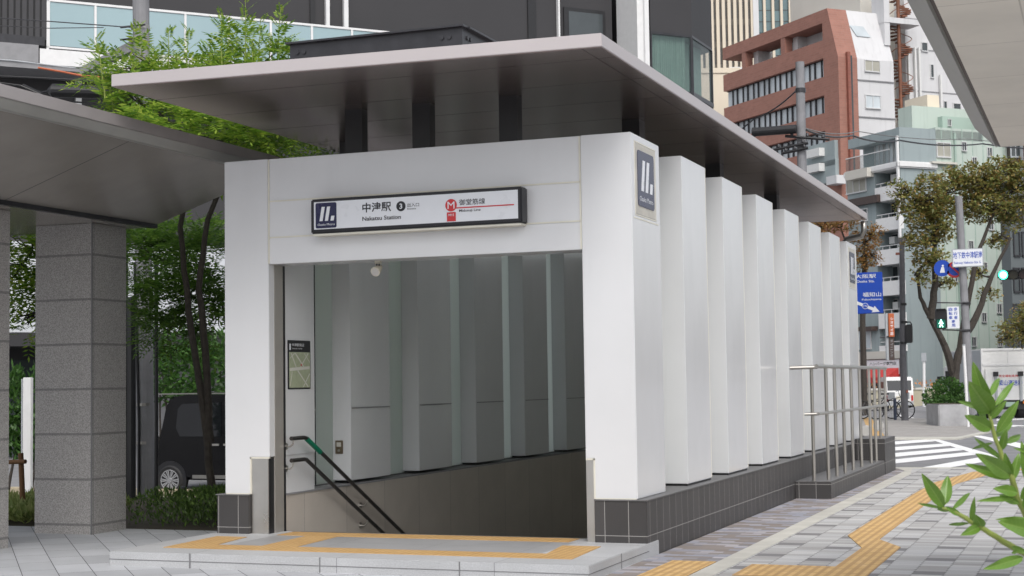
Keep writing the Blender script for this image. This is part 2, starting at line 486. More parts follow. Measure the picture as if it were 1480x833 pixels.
# leaf clouds ---------------------------------------------------------------
def quad_leaf(mb, c, d, n, L, W):
    """a folded pointed leaf of two halves: base c, direction d, normal n"""
    d = d.normalized(); s = d.cross(n)
    if s.length < 1e-6: s = Vector((1, 0, 0))
    s.normalize(); i = len(mb.v)
    m = c + d*L*.45
    mb.v += [tuple(c), tuple(m+s*W*.5), tuple(c+d*L), tuple(m-s*W*.5)]
    mb.f.append((i, i+1, i+2, i+3))
def rv(rng, k=1.0):
    while True:
        v = Vector((rng.uniform(-1, 1), rng.uniform(-1, 1), rng.uniform(-1, 1)))
        if .01 < v.length < 1: return v*k
def pinnate(mb, base, d, L, rng, pairs=5, lw=.3):
    """a compound leaf: pairs of leaflets on a drooping stalk"""
    d = d.normalized(); up = Vector((0, 0, 1)); side = d.cross(up)
    if side.length < 1e-3: side = Vector((1, 0, 0))
    side.normalize(); nrm = side.cross(d).normalized()
    nrm = (nrm + rv(rng, .35)).normalized(); side = d.cross(nrm).normalized()
    for k in range(pairs):
        t = (k+.8)/(pairs+.5)
        p = base + d*L*t - up*L*.22*t*t
        ll = L*.36*(1-.35*abs(t-.45))
        for sg in (1, -1):
            quad_leaf(mb, p, side*sg + d*.45 - up*.15, nrm, ll, ll*lw)
    quad_leaf(mb, base + d*L*.97 - up*L*.2, d - up*.3, nrm, L*.36, L*.36*lw)
def blobs_points(blobs, n, rng, shell=.55):
    """points spread through ellipsoids, thinned by noise so that gaps stay open"""
    vol = [b[1]*b[2]*b[3] for b in blobs]; tot = sum(vol); out = []
    for b, v in zip(blobs, vol):
        cnt = int(n*v/tot)+1; tries = 0
        while cnt > 0 and tries < 200000:
            tries += 1
            q = rv(rng)
            if q.length < shell*rng.random(): continue
            p = Vector((b[0].x+q.x*b[1], b[0].y+q.y*b[2], b[0].z+q.z*b[3]))
            if mnoise.noise(p*(1.6/max(.4, b[3]))) + .18*rng.random() < -.08: continue
            out.append((p, b[0])); cnt -= 1
    return out
def limb(mb, pts, r0, r1, seg=7, jit=.0, rng=random):
    pts = [Vector(p) for p in pts]; fine = []
    for k in range(len(pts)-1):
        for j in range(4):
            t = j/4; fine.append(pts[k].lerp(pts[k+1], t) + rv(rng, jit))
    fine.append(pts[-1]); n = len(fine)
    mb.tube(fine, [r0+(r1-r0)*i/(n-1) for i in range(n)], seg)

# ================================================================== SETTING
def smooth(t): t = max(0, min(1, t)); return t*t*(3-2*t)
def gz(x, y):
    """the streets fall away behind the plaza and down the road"""
    return -.03 - .33*smooth((-x-8.6)/3)*smooth((y-17.5)/4) - .32*smooth((y-42)/25)*smooth((x+9)/2.5)
PIT = (-7.36, -4.22, 13.02, 25.9)
def build_ground():
    xs = [-400, -200, -100, -60, -40, -30, -25, -20, -16, -13, -11.6, -10.6, -9.6, -8.6, -7.6, -7.36, -4.22, -2, 0, 3, 8, 15, 30, 60, 120, 400]
    ys = [-300, -60, -20, 0, 6, 10, 13.02, 17.5, 18.5, 19.5, 20.5, 21.5, 23, 25.9, 30, 36, 42, 47, 52, 57, 62, 67, 75, 90, 120, 200, 400, 900]
    xs = sorted(set(xs + [-9, -8.2])); mb = MB(); idx = {}
    for i, x in enumerate(xs):
        for j, y in enumerate(ys):
            idx[i, j] = len(mb.v); mb.v.append((x, y, gz(x, y)))
    for i in range(len(xs)-1):
        for j in range(len(ys)-1):
            if xs[i] >= PIT[0]-1e-6 and xs[i+1] <= PIT[1]+1e-6 and ys[j] >= PIT[2]-1e-6 and ys[j+1] <= PIT[3]+1e-6: continue
            mb.f.append((idx[i, j], idx[i+1, j], idx[i+1, j+1], idx[i, j+1]))
    struct(mb.build('ground', 'asphalt'))
build_ground()

def sheet(name, pts, material, z0, z1):
    mb = MB(); mb.prism([Vector((p[0], p[1], z0)) for p in pts], (0, 0, z1-z0)); return struct(mb.build(name, material))
# plaza of long grey slabs, left of and in front of the entrance
sheet('plaza_paving', [(-24, -8), (-3.66, -8), (-3.66, 12.70), (-7.94, 12.70), (-7.94, 14.0), (-24, 14.0)], 'plaza_slab', -.12, 0)
# pavement beside the entrance
sheet('brick_pavement', [(-3.66, -8), (-3.03, -8), (-3.03, 25.3), (-3.3, 26.2), (-3.66, 26.4)], 'brick_small', -.12, 0)
sheet('kerb_strip', [(-3.03, -8), (-2.855, -8), (-2.855, 24.55), (-3.0, 26.0), (-3.3, 26.2), (-3.03, 25.3)], 'kerb_concrete', -.12, .004)
sheet('pavement', [(-2.855, -8), (1.2, -8), (1.2, 24.2), (-.9, 26.3), (-3.0, 26.0), (-2.855, 24.55)], 'pavement_block', -.12, 0)
sheet('kerb', [(1.2, -8), (1.38, -8), (1.38, 24.3), (-.82, 26.5), (-3.3, 26.32), (-3.3, 26.2), (-3.0, 26.0), (-.9, 26.3), (1.2, 24.2)], 'kerb_concrete', -.12, .002)
# grass bed behind the plaza
sheet('planting_bed', [(-24, 14.0), (-7.94, 14.0), (-7.94, 18.3), (-24, 18.3)], mat('soil', (.06, .05, .035), .95, var=.3, scale=8), -.3, -.015)
# tactile guide paths
def strip(name, pts, material, z=0.006):
    mb = MB(); mb.prism([Vector((p[0], p[1], -.01)) for p in pts], (0, 0, z+.01)); return struct(mb.build(name, material))
strip('tactile_path', [(-3.41, 11.45), (-3.04, 11.45), (-3.04, 12.52), (-3.41, 12.52)], 'tactile_bars')
strip('tactile_path', [(-2.72, 11.7), (-2.05, 11.7), (-2.05, 10.2), (-1.73, 10.2), (-1.73, 13.97), (-2.0, 14.6), (-2.02, 20.4), (-1.98, 22.4),
                       (-1.62, 25.0), (-1.2, 26.0), (-1.5, 26.2), (-1.98, 25.1), (-2.30, 22.6), (-2.335, 20.4), (-2.335, 14.9), (-2.05, 13.85), (-2.05, 12.42), (-2.72, 12.42)], 'tactile_bars')
# far corner pavement, crossing, road lines
def gsheet(name, px, material, z, thick=None):
    pts = [G(*p) for p in px]
    mb = MB()
    if thick: mb.prism([Vector((p.x, p.y, z-thick)) for p in pts], (0, 0, thick))
    else: mb.poly([(p.x, p.y, gz(p.x, p.y)+z) for p in pts])
    return struct(mb.build(name, material))
gsheet('far_pavement', [(1180, 630), (1290, 632), (1385, 632), (1428, 623), (1404, 607), (1330, 604.5), (1240, 603), (1180, 602)], 'island_paver', 0.0, .12)
gsheet('far_kerb', [(1180, 632.2), (1290, 634.3), (1386, 634.3), (1432, 624), (1428, 622.6), (1384, 631.8), (1290, 631.8), (1180, 629.8)], 'kerb_concrete', 0.004, .12)
gsheet('tactile_path', [(1247, 604), (1259, 604), (1279, 631), (1258, 631)], 'tactile_bars', .006, .01)
for q in [((1290, 637), (1352, 633), (1356, 636), (1290, 641.5)), ((1290, 645), (1368, 639.5), (1375, 643), (1290, 650)),
          ((1290, 653.5), (1384, 645.5), (1394, 649), (1290, 659)), ((1290, 662.5), (1403, 651.5), (1412, 655.5), (1290, 668.5)),
          ((1328, 674.5), (1420, 658.5), (1424, 665.5), (1362, 675.5))]:
    gsheet('crosswalk', q, 'white_paint', .006)
gsheet('road_marking', [(1338, 632.2), (1350, 632.2), (1432, 655), (1462, 668), (1453, 672), (1418, 657.5)], 'white_paint', .010)
gsheet('road_marking', [(1405, 629), (1418, 628.5), (1490, 642), (1560, 660), (1560, 666), (1478, 647)], 'white_paint', .006)
gsheet('road_marking', [(1440, 592), (1560, 589), (1560, 592.5), (1440, 596)], 'white_paint', .006)
gsheet('road_marking', [(1425, 603), (1560, 612), (1560, 618), (1425, 607.5)], 'white_paint', .006)
gsheet('road_marking', [(1300, 596), (1334, 597), (1334, 598.5), (1300, 597.5)], 'white_paint', .006)
# lane beyond the hedge on the left: kerb and white edge line
for (xa, xb, y, dz, w, m_, nm) in ((-26, -9.2, 18.75, .012, .12, 'white_paint', 'road_marking'),):
    mb = MB(); n = 14
    for i in range(n):
        x0 = xa+(xb-xa)*i/n; x1 = xa+(xb-xa)*(i+1)/n
        mb.poly([(x0, y, gz(x0, y)+dz), (x1, y, gz(x1, y)+dz), (x1, y+w, gz(x1, y+w)+dz), (x0, y+w, gz(x0, y+w)+dz)])
    struct(mb.build(nm, m_))
mb = MB()
for i in range(14):
    x0 = -26+i*1.2; mb.box(x0, x0+1.19, 22.6, 22.85, -.5, -.24)
struct(mb.build('kerb', mat('kerb_yellowed', (.36, .31, .22), .85, var=.2, scale=5), bevel=.02))
sheet('far_pavement', [(-60, 22.85), (-9.2, 22.85), (-9.2, 45), (-60, 45)], 'asphalt', -.5, -.262)

# ================================================================== STATION ENTRANCE
E0 = (-5.8, 12.716, 0)
st = thing('station_entrance', 'white panelled subway entrance with tall side fins and a flat metal canopy over its stairs', 'station entrance', E0)
YF = 12.716; XL, XR = -7.83, -3.76; XIL, XIR = -7.36, -4.22; ZT = 3.66; ZB = .49
PITCH = 1.727; PL = .90
# granite step in front
mb = MB(); mb.box(-7.956, -3.665, 11.068, 13.02, -.1, .12)
step = mb.build('platform', 'platform_granite', st, bevel=.006)
mb = MB()
for z in (.052,):
    mb.box(-7.958, -3.663, 11.0655, 11.069, z, z+.006); mb.box(-3.666, -3.6625, 11.068, 12.70, z, z+.006)
for x in (-7.16, -5.94, -4.72):
    mb.box(x-.005, x+.005, 11.0645, 11.07, -.0, .1215)
mb.box(-3.667, -3.662, 11.9, 11.91, 0, .1215)
mb.build('joint', 'joint_grey' if 'joint_grey' in M else mat('joint_grey', (.17, .17, .175), .8), step)
mb = MB(); mb.box(-7.22, -4.30, 11.74, 12.615, .118, .1215); mb.build('inner_paving', grid_mat('inner_granite', (.31, .31, .315), (.2, .2, .2), .9, .45, .004, .5, .06, speck=.2, dirt=.75, bump=.1), step)
def tac(pts, m_='tactile_yellow'):
    mb = MB(); mb.prism([Vector((p[0], p[1], .119)) for p in pts], (0, 0, .006)); return mb
tac([(-7.66, 11.43), (-3.92, 11.43), (-3.98, 12.35), (-4.32, 12.35), (-4.24, 11.73), (-6.52, 11.73), (-6.58, 12.617), (-6.90, 12.617), (-6.86, 11.73), (-7.31, 11.73), (-7.40, 12.39), (-7.72, 12.39)]).build('tactile_paving', 'tactile_yellow', step)
tac([(-7.22, 12.62), (-4.36, 12.62), (-4.36, 12.92), (-7.22, 12.92)]).build('tactile_paving', 'tactile_yellow', step)
mb = MB(); mb.box(-7.24, -4.32, 12.945, 12.985, .118, .124); mb.build('nosing', 'stainless_dark', step)

# portal: two piers and a header of white panels
mb = MB(); mb.prism([Vector((x, YF, z)) for x, z in ((XL, ZB), (-7.552, ZB), (-7.552, .835), (-7.35, .835), (-7.35, ZT), (XL, ZT))], (0, .90, 0))
mb.build('pier', 'white_panel', st, bevel=.006)
mb = MB(); mb.prism([Vector((x, YF, z)) for x, z in ((-4.144, ZB), (XR, ZB), (XR, ZT), (-4.222, ZT), (-4.222, .835), (-4.144, .835))], (0, .90, 0))
mb.build('pier', 'white_panel', st, bevel=.006)
mb = MB(); mb.box(-7.346, -4.226, YF+.004, YF+.33, 2.655, ZT-.003)
hd = mb.build('header', 'white_panel', st, bevel=.004)
mb = MB()
for z in (3.252, 2.907): mb.box(-7.34, -4.232, YF-.0015, YF+.01, z-.007, z+.007)
for x in (-7.344, -4.23): mb.box(x-.008, x+.008, YF-.0015, YF+.01, 2.66, ZT-.01)
mb.build('sealant_joint', 'sealant', hd)
mb = MB()
mb.box(-7.56, -7.544, YF-.002, YF+.02, ZB, .835); mb.box(-7.56, -7.352, YF-.002, YF+.02, .822, .838); mb.box(XL+.01, -7.56, YF-.002, YF+.02, ZB-.008, ZB+.008)
mb.build('sealant_joint', 'sealant', st); mb = MB()
mb.box(-4.152, -4.136, YF-.002, YF+.02, ZB, .835); mb.box(-4.22, -4.137, YF-.002, YF+.02, .822, .838)
mb.box(-4.136, XR-.01, YF-.002, YF+.02, ZB-.008, ZB+.008)
mb.build('sealant_joint', 'sealant', st)
mb = MB(); mb.box(XR-.014, XR+.002, YF+.05, YF+.84, 2.915, 2.927); mb.build('sealant_joint', 'sealant', st)
# stainless kick plates and shutter guides
mb = MB(); mb.box(-7.548, -7.366, YF+.006, YF+.26, .12, .826); mb.build('kick_plate', 'stainless', st, bevel=.004)
mb = MB(); mb.box(-4.222, -4.148, YF+.006, YF+.26, .12, .826); mb.build('kick_plate', 'stainless', st, bevel=.004)
mb = MB(); mb.box(-7.358, -7.345, YF+.10, YF+.262, .12, 2.654); mb.box(-7.365, -7.352, YF+.0, YF+.10, .835, .84)
sg = mb.build('shutter_guide', 'guide_steel', st)
mb = MB(); mb.box(-7.358, -7.343, YF+.264, YF+.300, .12, 2.653); mb.build('slot', 'black_paint', sg)
mb = MB(); mb.box(-7.40, -7.362, YF+.27, YF+.30, .12, .83); mb.build('recess_strip', 'black_paint', st)
mb = MB(); mb.box(-7.364, -7.359, YF+.02, YF+.10, .12, .825); mb.build('recess_strip', 'black_paint', st)
mb = MB(); mb.box(-7.548, -7.3605, YF+.301, YF+.90, ZB-.03, .838); mb.build('pier', 'white_panel', st)
mb = MB(); mb.box(-4.218, -4.148, YF+.301, YF+.90, ZB-.03, .838); mb.build('pier', 'white_panel', st)
mb = MB(); mb.box(-4.225, -4.19, YF+.15, YF+.28, .12, 2.653); mb.build('shutter_guide', 'stainless_dark', st)
# tiled plinth on both sides
mb = MB(); mb.box(-4.138, -3.672, YF-.035, 25.2, -.1, ZB-.012); pl = mb.build('plinth', 'base_tile', st, bevel=.004)
mb = MB(); mb.box(-4.14, -3.664, YF-.043, 25.2, ZB-.012, ZB-.002); mb.build('coping', 'dark_coping' if 'dark_coping' in M else mat('dark_coping', (.13, .128, .13), .5, var=.15), pl)
mb = MB(); mb.box(-7.90, -7.552, YF-.035, 25.2, -.1, ZB-.012); pl2 = mb.build('plinth', 'base_tile', st, bevel=.004)
mb = MB(); mb.box(-7.91, -7.55, YF-.043, 25.2, ZB-.012, ZB-.002); mb.build('coping', 'dark_coping', pl2)
# side fins (each a white box) with glass between them
k7 = 24.72
ys = [YF] + [14.43, 16.145, 17.87, 19.61, 21.34, 23.05] + [k7]
fin_xr, fin_xl = (XIR, XR), (XL, XIL)
proto = None
for si, (xa, xb) in enumerate((fin_xr, fin_xl)):
    for i in range(1, 8):
        ln = PL+.06 if i == 7 else PL+.06
        if proto is None:
            mb = MB(); mb.box(xa, xb, ys[i], ys[i]+PL+.055, ZB+.018, ZT+.02)
            proto = mb.build('fin', 'white_panel', st, bevel=.005)
            PB = MB(); PB.box(xa+.01, xb-.01, ys[i]+.01, ys[i]+PL+.04, ZB-.004, ZB+.02)
            base = PB.build('shadow_gap', 'black_paint', proto)
            JB = MB(); JB.box(xb-.004, xb+.0015, ys[i]+PL+.04, ys[i]+PL+.056, ZB+.02, ZT+.015)
            jb = JB.build('trim', 'sealant', proto)
            p0 = (xa, ys[i])
        else:
            c = proto.copy(); COL.objects.link(c); c.parent = st
            c.location = (xa-p0[0], ys[i]-p0[1], 0); ORG[c.name] = ORG[proto.name]
            for ch in (base, jb):
                if si: continue
                d = ch.copy(); COL.objects.link(d); d.parent = c
    gx = -3.995 if si == 0 else -7.585
    for i in range(0, 7):
        y0 = ys[i]+PL+.02; mb = MB(); mb.box(gx-.006, gx+.006, y0-.05, ys[i+1]+.04, ZB-.004, ZT+.0)
        mb.build('glass_panel', 'fin_glass', st)
        if si:
            ml = MB(); ml.box(gx+.004, gx+.016, (y0+ys[i+1])/2-.006, (y0+ys[i+1])/2+.006, ZB, ZT); ml.build('glass_joint', 'dark_steel', st)
for i in range(0, 8):
    mb = MB(); mb.box(XIL-.004, XIL+.0015, ys[i]+.02, ys[i]+PL+.03, 1.255, 1.268); mb.build('panel_joint', 'grey_ledge', st)
# stairwell: lower walls, stairs and floor
mb = MB(); mb.box(-7.552, XIL+.004, YF+.30, 25.2, -4.3, ZB-.03); wl = mb.build('stairwell_wall', 'stair_panel', st)
mb = MB(); mb.box(-7.56, XIL+.014, YF+.30, 25.2, ZB-.03, ZB-.014); mb.build('sill', 'grey_ledge', wl)
mb = MB(); mb.box(XIR-.004, -4.138, YF+.30, 25.2, -4.3, ZB-.03); mb.build('stairwell_wall', 'stair_panel', st)
mb = MB(); mb.box(XIL+.004, XIR-.004, 25.2, 25.5, -4.3, ZT); mb.build('end_wall', 'stair_panel', st)
mb = MB(); n = 24
for i in range(n):
    z = .12-.165*(i+1); y = 13.02+.30*i
    mb.box(XIL+.004, XIR-.004, y, y+.302, -4.3, z)
mb.box(XIL+.004, XIR-.004, 13.02+.30*n, 25.2, -4.3, .12-.165*n-.01)
mb.build('stairs', 'platform_granite', st)
# canopy roof with its fascia, on black posts
CX0, CX1, CY0, CY1, CZ = -7.945, -3.575, 11.34, 25.75, 4.11
CYL = 11.07   # the front edge runs a little askew
def slab(x0, x1, y1, i, z0, z1):
    yf = lambda x: CYL+(CY0-CYL)*(x-CX0)/(CX1-CX0)+i
    return MB().prism([Vector((x0, yf(x0), z0)), Vector((x1, yf(x1), z0)), Vector((x1, y1, z0)), Vector((x0, y1, z0))], (0, 0, z1-z0))
mb = slab(CX0, CX1, CY1, 0, CZ+.006, CZ+.112); roof = mb.build('roof', 'roof_metal', st, bevel=.004)
mb = slab(CX0+.012, CX1-.165, CY1-.012, .012, CZ, CZ+.007); sf = mb.build('soffit', 'soffit_panel', roof)
mb = slab(CX1-.157, CX1-.012, CY1-.012, .012, CZ, CZ+.007); mb.build('soffit', 'soffit_panel', roof)
mb = MB(); mb.box(CX1-.166, CX1-.156, CY0+.012, CY1-.012, CZ+.0035, CZ+.0075); mb.build('groove', 'black_paint', roof)
for x, y in [(-6.554, 13.0), (-5.852, 13.0), (-4.982, 13.0)] + [(x, y) for y in (14.75, 18.2, 21.65) for x in (-7.5, -4.33)]:
    mb = MB(); mb.box(x-.09, x+.09, y-.06 if y < 13.5 else y-.1, y+.06 if y < 13.5 else y+.1, ZT-.01, CZ+.004); mb.build('post', 'black_paint', st)
# steel skylight kerb on the roof
a = AY(419, 62, 14.0); b = AY(668, 37, 14.0)
x0, x1, zt = a.x, b.x, 5.08
mb = MB()
mb.box(x0, x1, 14.0, 14.02, zt-.20, zt-.02); mb.box(x0-.03, x1+.03, 13.95, 14.09, zt-.02, zt); mb.box(x0, x1, 13.97, 14.07, zt-.23, zt-.2)
mb.box(x1-.02, x1, 14.02, 17.6, zt-.20, zt-.02); mb.box(x1-.09, x1+.05, 14.09, 17.6, zt-.021, zt-.001); mb.box(x1-.07, x1+.03, 14.07, 17.6, zt-.23, zt-.2)
mb.box(x0, x0+.02, 14.02, 17.6, zt-.20, zt-.02); mb.box(x0, x1, 17.58, 17.6, zt-.2, zt-.02)
mb.box(x0+.04, x1-.04, 14.04, 17.58, zt-.12, zt-.06)
for x in (x0+.1, x1-.1):
    for y in (14.1, 17.5): mb.box(x-.06, x+.06, y-.06, y+.06, CZ+.11, zt-.23)
sk = mb.build('skylight', 'dark_steel', st)
mb = MB()
for x in (x0+.09, x0+.17, x1-.22, x1-.14): mb = MB(); mb.disc((x, 14.0, zt-.11), (0, -1, 0), .022, .014, 10); mb.build('bolt', 'dark_steel', sk)
for y in (14.12, 14.2): mb = MB(); mb.disc((x1, y, zt-.11), (1, 0, 0), .022, .014, 10); mb.build('bolt', 'dark_steel', sk)
# downpipe at the far end
mb = MB(); pth = [(-3.62, 25.68, 4.08), (-3.62, 25.68, 3.92), (-3.66, 25.7, 3.84), (-3.92, 25.78, 3.80), (-3.99, 25.8, 3.72), (-4.0, 25.8, .05)]
mb.tube(pth, .05, 10); mb.build('downpipe', 'stainless_dark', st, smooth=True)

# ------------------------------------------------------------------ low ramp plinth with its railing
rp = thing('railing_plinth', 'low dark tiled plinth with a taller end block beside the white fins', 'plinth', (-3.44, 22, 0))
mb = MB(); mb.box(-3.668, -3.22, 19.36, 24.365, -.1, .21); q = mb.build('plinth', 'base_tile', rp, bevel=.004)
mb = MB(); mb.box(-3.666, -3.225, 19.365, 24.365, .21, .216); mb.build('coping', 'dark_coping', q)
mb = MB(); mb.box(-3.668, -3.212, 24.37, 25.62, -.1, .545); q = mb.build('end_block', 'base_tile', rp, bevel=.004)
mb = MB(); mb.box(-3.666, -3.217, 24.375, 25.615, .545, .551); mb.build('coping', 'dark_coping', q)

rl = thing('safety_railing', 'stainless safety railing of round posts on the low tiled plinth', 'railing', (-3.3, 22, .216))
mb = MB(); mb.tube([(-3.64, 19.05, 1.635), (-3.31, 19.12, 1.64)], .024, 10); mb.tube([(-3.31, 19.05, 1.65), (-3.31, 25.5, 1.65)], .026, 10); mb.build('top_rail', 'rail_steel', rl, smooth=False)
mb = MB(); mb.tube([(-3.48, 19.1, 1.06), (-3.31, 19.14, 1.062)], .02, 10); mb.tube([(-3.31, 19.1, 1.062), (-3.31, 25.5, 1.055)], .02, 10); mb.build('middle_rail', 'rail_steel', rl)
for i, (x, y, z0) in enumerate([(-3.44, 19.43, .216), (-3.315, 19.75, .216), (-3.315, 20.42, .216), (-3.315, 21.1, .216), (-3.315, 21.82, .216), (-3.315, 22.62, .216), (-3.315, 23.6, .216), (-3.315, 24.15, .216), (-3.315, 24.72, .551), (-3.315, 25.4, .551)]):
    mb = MB(); mb.tube([(x, y, z0), (x, y, 1.645)], .023, 10)
    p = mb.build('post', 'rail_steel', rl)

# ------------------------------------------------------------------ signs on the entrance
YS = YF-.15
def pxr(x0, yt, x1, yb, Y, ox=0, oy=0, s=1):
    """rectangle on the plane Y from a pixel box measured at its left edge"""
    a = AY(ox+x0/s, oy+yb/s, Y); b = AY(ox+x0/s, oy+yt/s, Y); c = AY(ox+x1/s, oy+yt/s, Y)
    return a.x, c.x, a.z, b.z
sg = thing('station_sign', 'long white black-framed station sign over the stair opening with navy emblem', 'sign', (-5.77, YS+.07, 2.91))
mb = MB(); mb.box(-6.815, -4.722, YS, YF-.002, 2.905, 3.225); fr = mb.build('frame', 'sign_black', sg, bevel=.012)
mb = MB(); mb.box(-6.778, -4.757, YS-.003, YS+.01, 2.942, 3.196); mb.build('panel', 'sign_white', sg)
mb = MB(); mb.box(-6.80, -4.74, YS+.02, YF, 2.885, 2.904); mb.build('bracket', 'sealant', sg)
U, V = (1, 0, 0), (0, 0, 1)
YT = YS-.0045
def lab(s, x0, yt, x1, yb, m_, ox, oy, sc, bold=.012, par=None):
    a, b, c, d = pxr(x0, yt, x1, yb, YT, ox, oy, sc)
    return text(s, (a, YT, c), U, V, b-a, d-c, m_, par or sg, bold=bold)
# navy emblem: slanted bars and a dot
def emblem(parent, o, u, v, w, h, name='emblem'):
    o = Vector(o); u = Vector(u); v = Vector(v); n = u.cross(v)
    def P(a, b, d=0): return o + u*(a*w) + v*(b*h) + n*d
    r = .07; pts = []
    for cx_, cy_, a0 in ((1-r, 1-r, 0), (r, 1-r, 90), (r, r, 180), (1-r, r, 270)):
        for k in range(5):
            an = math.radians(a0+k*22.5); pts.append(P(cx_+r*math.cos(an), cy_+r*math.sin(an)))
    mb = MB(); mb.prism(pts, n*.004); e = mb.build(name, 'navy', parent)
    mb = MB()
    for a in (.19, .45):
        mb.prism([P(a, .28, .0045), P(a+.15, .28, .0045), P(a+.26, .84, .0045), P(a+.11, .84, .0045)], n*.0012)
    mb.prism([P(.72, .28, .0045), P(.87, .28, .0045), P(.91, .47, .0045), P(.76, .47, .0045)], n*.0012)
    mb.build('bars', 'sign_white', e)
    text('Osaka Metro', P(.1, .10, .0045), u, v, w*.82, h*.085, 'sign_white', e, bold=.0)
    return e
a, b, c, d = pxr(135, 322, 380, 622, YT, 440, 255, 8.222)
emblem(sg, (a, YS-.0035, c), U, V, b-a, d-c)
lab('中津駅', 688, 318, 1030, 436, 'sign_black', 440, 255, 8.222, .02)
lab('Nakatsu Station', 688, 482, 1146, 532, 'sign_black', 440, 255, 8.222, .022)
ci = AY(440+1147/8.222, 255+356/8.222, YT); mb = MB(); mb.disc((ci.x, YT+.001, ci.z), (0, -1, 0), .046, .003, 32); num = mb.build('number_disc', 'sign_black', sg)
text('3', (ci.x-.014, YT-.0025, ci.z-.024), U, V, .028, .048, 'sign_white', num, bold=.02)
lab('出入口', 1222, 322, 1362, 366, 'sign_black', 440, 255, 8.222, .006)
lab('Entrance', 1222, 378, 1326, 398, 'sign_black', 440, 255, 8.222, .01)
ci = AY(610+345/8.222, 255+344/8.222, YT); mb = MB(); mb.disc((ci.x, YT+.001, ci.z), (0, -1, 0), .056, .003, 32); md = mb.build('line_disc', 'sign_red', sg)
text('M', (ci.x-.034, YT-.0025, ci.z-.032), U, V, .068, .064, 'sign_white', md, bold=.0)
a, b, c, d = pxr(297, 430, 400, 538, YT, 610, 255, 8.222)
mb = MB(); mb.box(a, b, YT-.002, YT+.002, c, d); rs = mb.build('line_tab', 'sign_red', sg)
text('M15', (a+.016, YT-.0025, d-.036), U, V, (b-a)-.032, .022, 'sign_white', rs, bold=.01)
a, b, c, d = pxr(404, 370, 1092, 384, YT, 610, 255, 8.222)
mb = MB(); mb.box(a, b, YT-.0015, YT+.002, c, d); mb.build('line_bar', 'sign_red', sg)
lab('御堂筋線', 440, 264, 748, 347, 'sign_black', 610, 255, 8.222, .008)
lab('Midosuji Line', 440, 394, 694, 434, 'sign_black', 610, 255, 8.222, .016)

def side_sign(X, y0, y1, z0, z1, label):
    t = thing('emblem_sign', label, 'sign', (X, (y0+y1)/2, z0))
    mb = MB(); mb.box(X-.001, X+.004, y0-.055, y1+.06, z0-.075, z1+.055); pl_ = mb.build('back_plate', mat('plate_beige', (.5, .48, .43), .5) if 'plate_beige' not in M else 'plate_beige', t)
    mb = MB()
    for (p, q_, r_, s_) in ((y0-.065, y1+.07, z1+.06, z1+.07), (y0-.065, y1+.07, z0-.09, z0-.08), (y0-.072, y0-.06, z0-.09, z1+.07), (y1+.065, y1+.075, z0-.09, z1+.07)):
        mb.box(X-.001, X+.003, p, q_, r_, s_)
    mb.build('seal', 'sealant', t)
    emblem(t, (X+.005, y0, z0), (0, 1, 0), (0, 0, 1), y1-y0, z1-z0, 'face')
    return t
side_sign(XR, 12.885, 13.405, 3.035, 3.53, 'navy emblem sign with white slanted bars on the front pillar of the entrance')
side_sign(XR, k7+.2, k7+.74, 3.035, 3.53, 'navy emblem sign on the farthest white fin of the entrance')

# ------------------------------------------------------------------ things inside the stairway
hr = thing('handrail', 'double dark handrail with a green wrapped end on the stair wall', 'handrail', (-7.28, 13.2, .5))
for zz, g in ((1.0, True), (.79, False)):
    mb = MB(); sl = (1.0+.02-.096*0)/1.0
    a = Vector((-7.27, 12.99, zz)); b = Vector((-7.27, 13.27, zz)); c = b + Vector((0, 5.2, -5.2*.516))
    mb.tube([a, b.lerp(a, .1), b + Vector((0, .02, -.006)), c], .02, 12)
    r_ = mb.build('rail', mat('handrail_dark', (.035, .032, .03), .3, metal=.2) if 'handrail_dark' not in M else 'handrail_dark', hr, smooth=False)
    if g:
        dv = (c-b).normalized(); mb = MB(); mb.tube([b+dv*.03, b+dv*.34], .025, 12); mb.build('green_wrap', 'green_tape', r_)
    for y, z in ((13.03, zz), (14.6, zz-(14.6-13.27)*.516), (16.2, zz-(16.2-13.27)*.516)):
        mb = MB(); mb.disc((XIL+.002, y, z-.075), (1, 0, 0), .034, .012, 14)
        mb.tube([(XIL+.01, y, z-.075), (XIL+.06, y, z-.078), (XIL+.085, y, z-.055), (XIL+.09, y, z-.018)], .008, 8); mb.build('bracket', 'stainless', r_)
mp = thing('map_board', 'small framed street map with black header on the stairway wall', 'map board', (XIL, 13.3, 1.47))
mb = MB(); mb.box(XIL+.001, XIL+.02, 13.07, 13.515, 1.47, 1.945); mb.build('frame', 'sign_black', mp, bevel=.004)
mb = MB(); mb.box(XIL+.015, XIL+.0215, 13.085, 13.50, 1.485, 1.83); ms = mb.build('map_sheet', 'map_paper', mp)
def road(y0, z0, y1, z1, w, m_='map_road', x=.0218):
    d = Vector((0, y1-y0, z1-z0)); n_ = Vector((0, -d.z, d.y)).normalized()*w/2
    p, q_ = Vector((XIL+x, y0, z0)), Vector((XIL+x, y1, z1)); b_ = MB(); b_.prism([p-n_, q_-n_, q_+n_, p+n_], (.0008, 0, 0)); return b_
bb = MB()
for r_ in ((13.09, 1.66, 13.49, 1.68, .03), (13.12, 1.82, 13.22, 1.68, .012), (13.2, 1.82, 13.38, 1.68, .014), (13.46, 1.82, 13.3, 1.68, .012), (13.25, 1.65, 13.46, 1.49, .014), (13.49, 1.62, 13.36, 1.49, .012), (13.1, 1.77, 13.19, 1.82, .008), (13.14, 1.64, 13.1, 1.5, .008), (13.38, 1.82, 13.495, 1.73, .008)):
    q_ = road(*r_); i0 = len(bb.v); bb.v += q_.v; bb.f += [tuple(j+i0 for j in f) for f in q_.f]
bb.build('streets', 'map_road', ms)
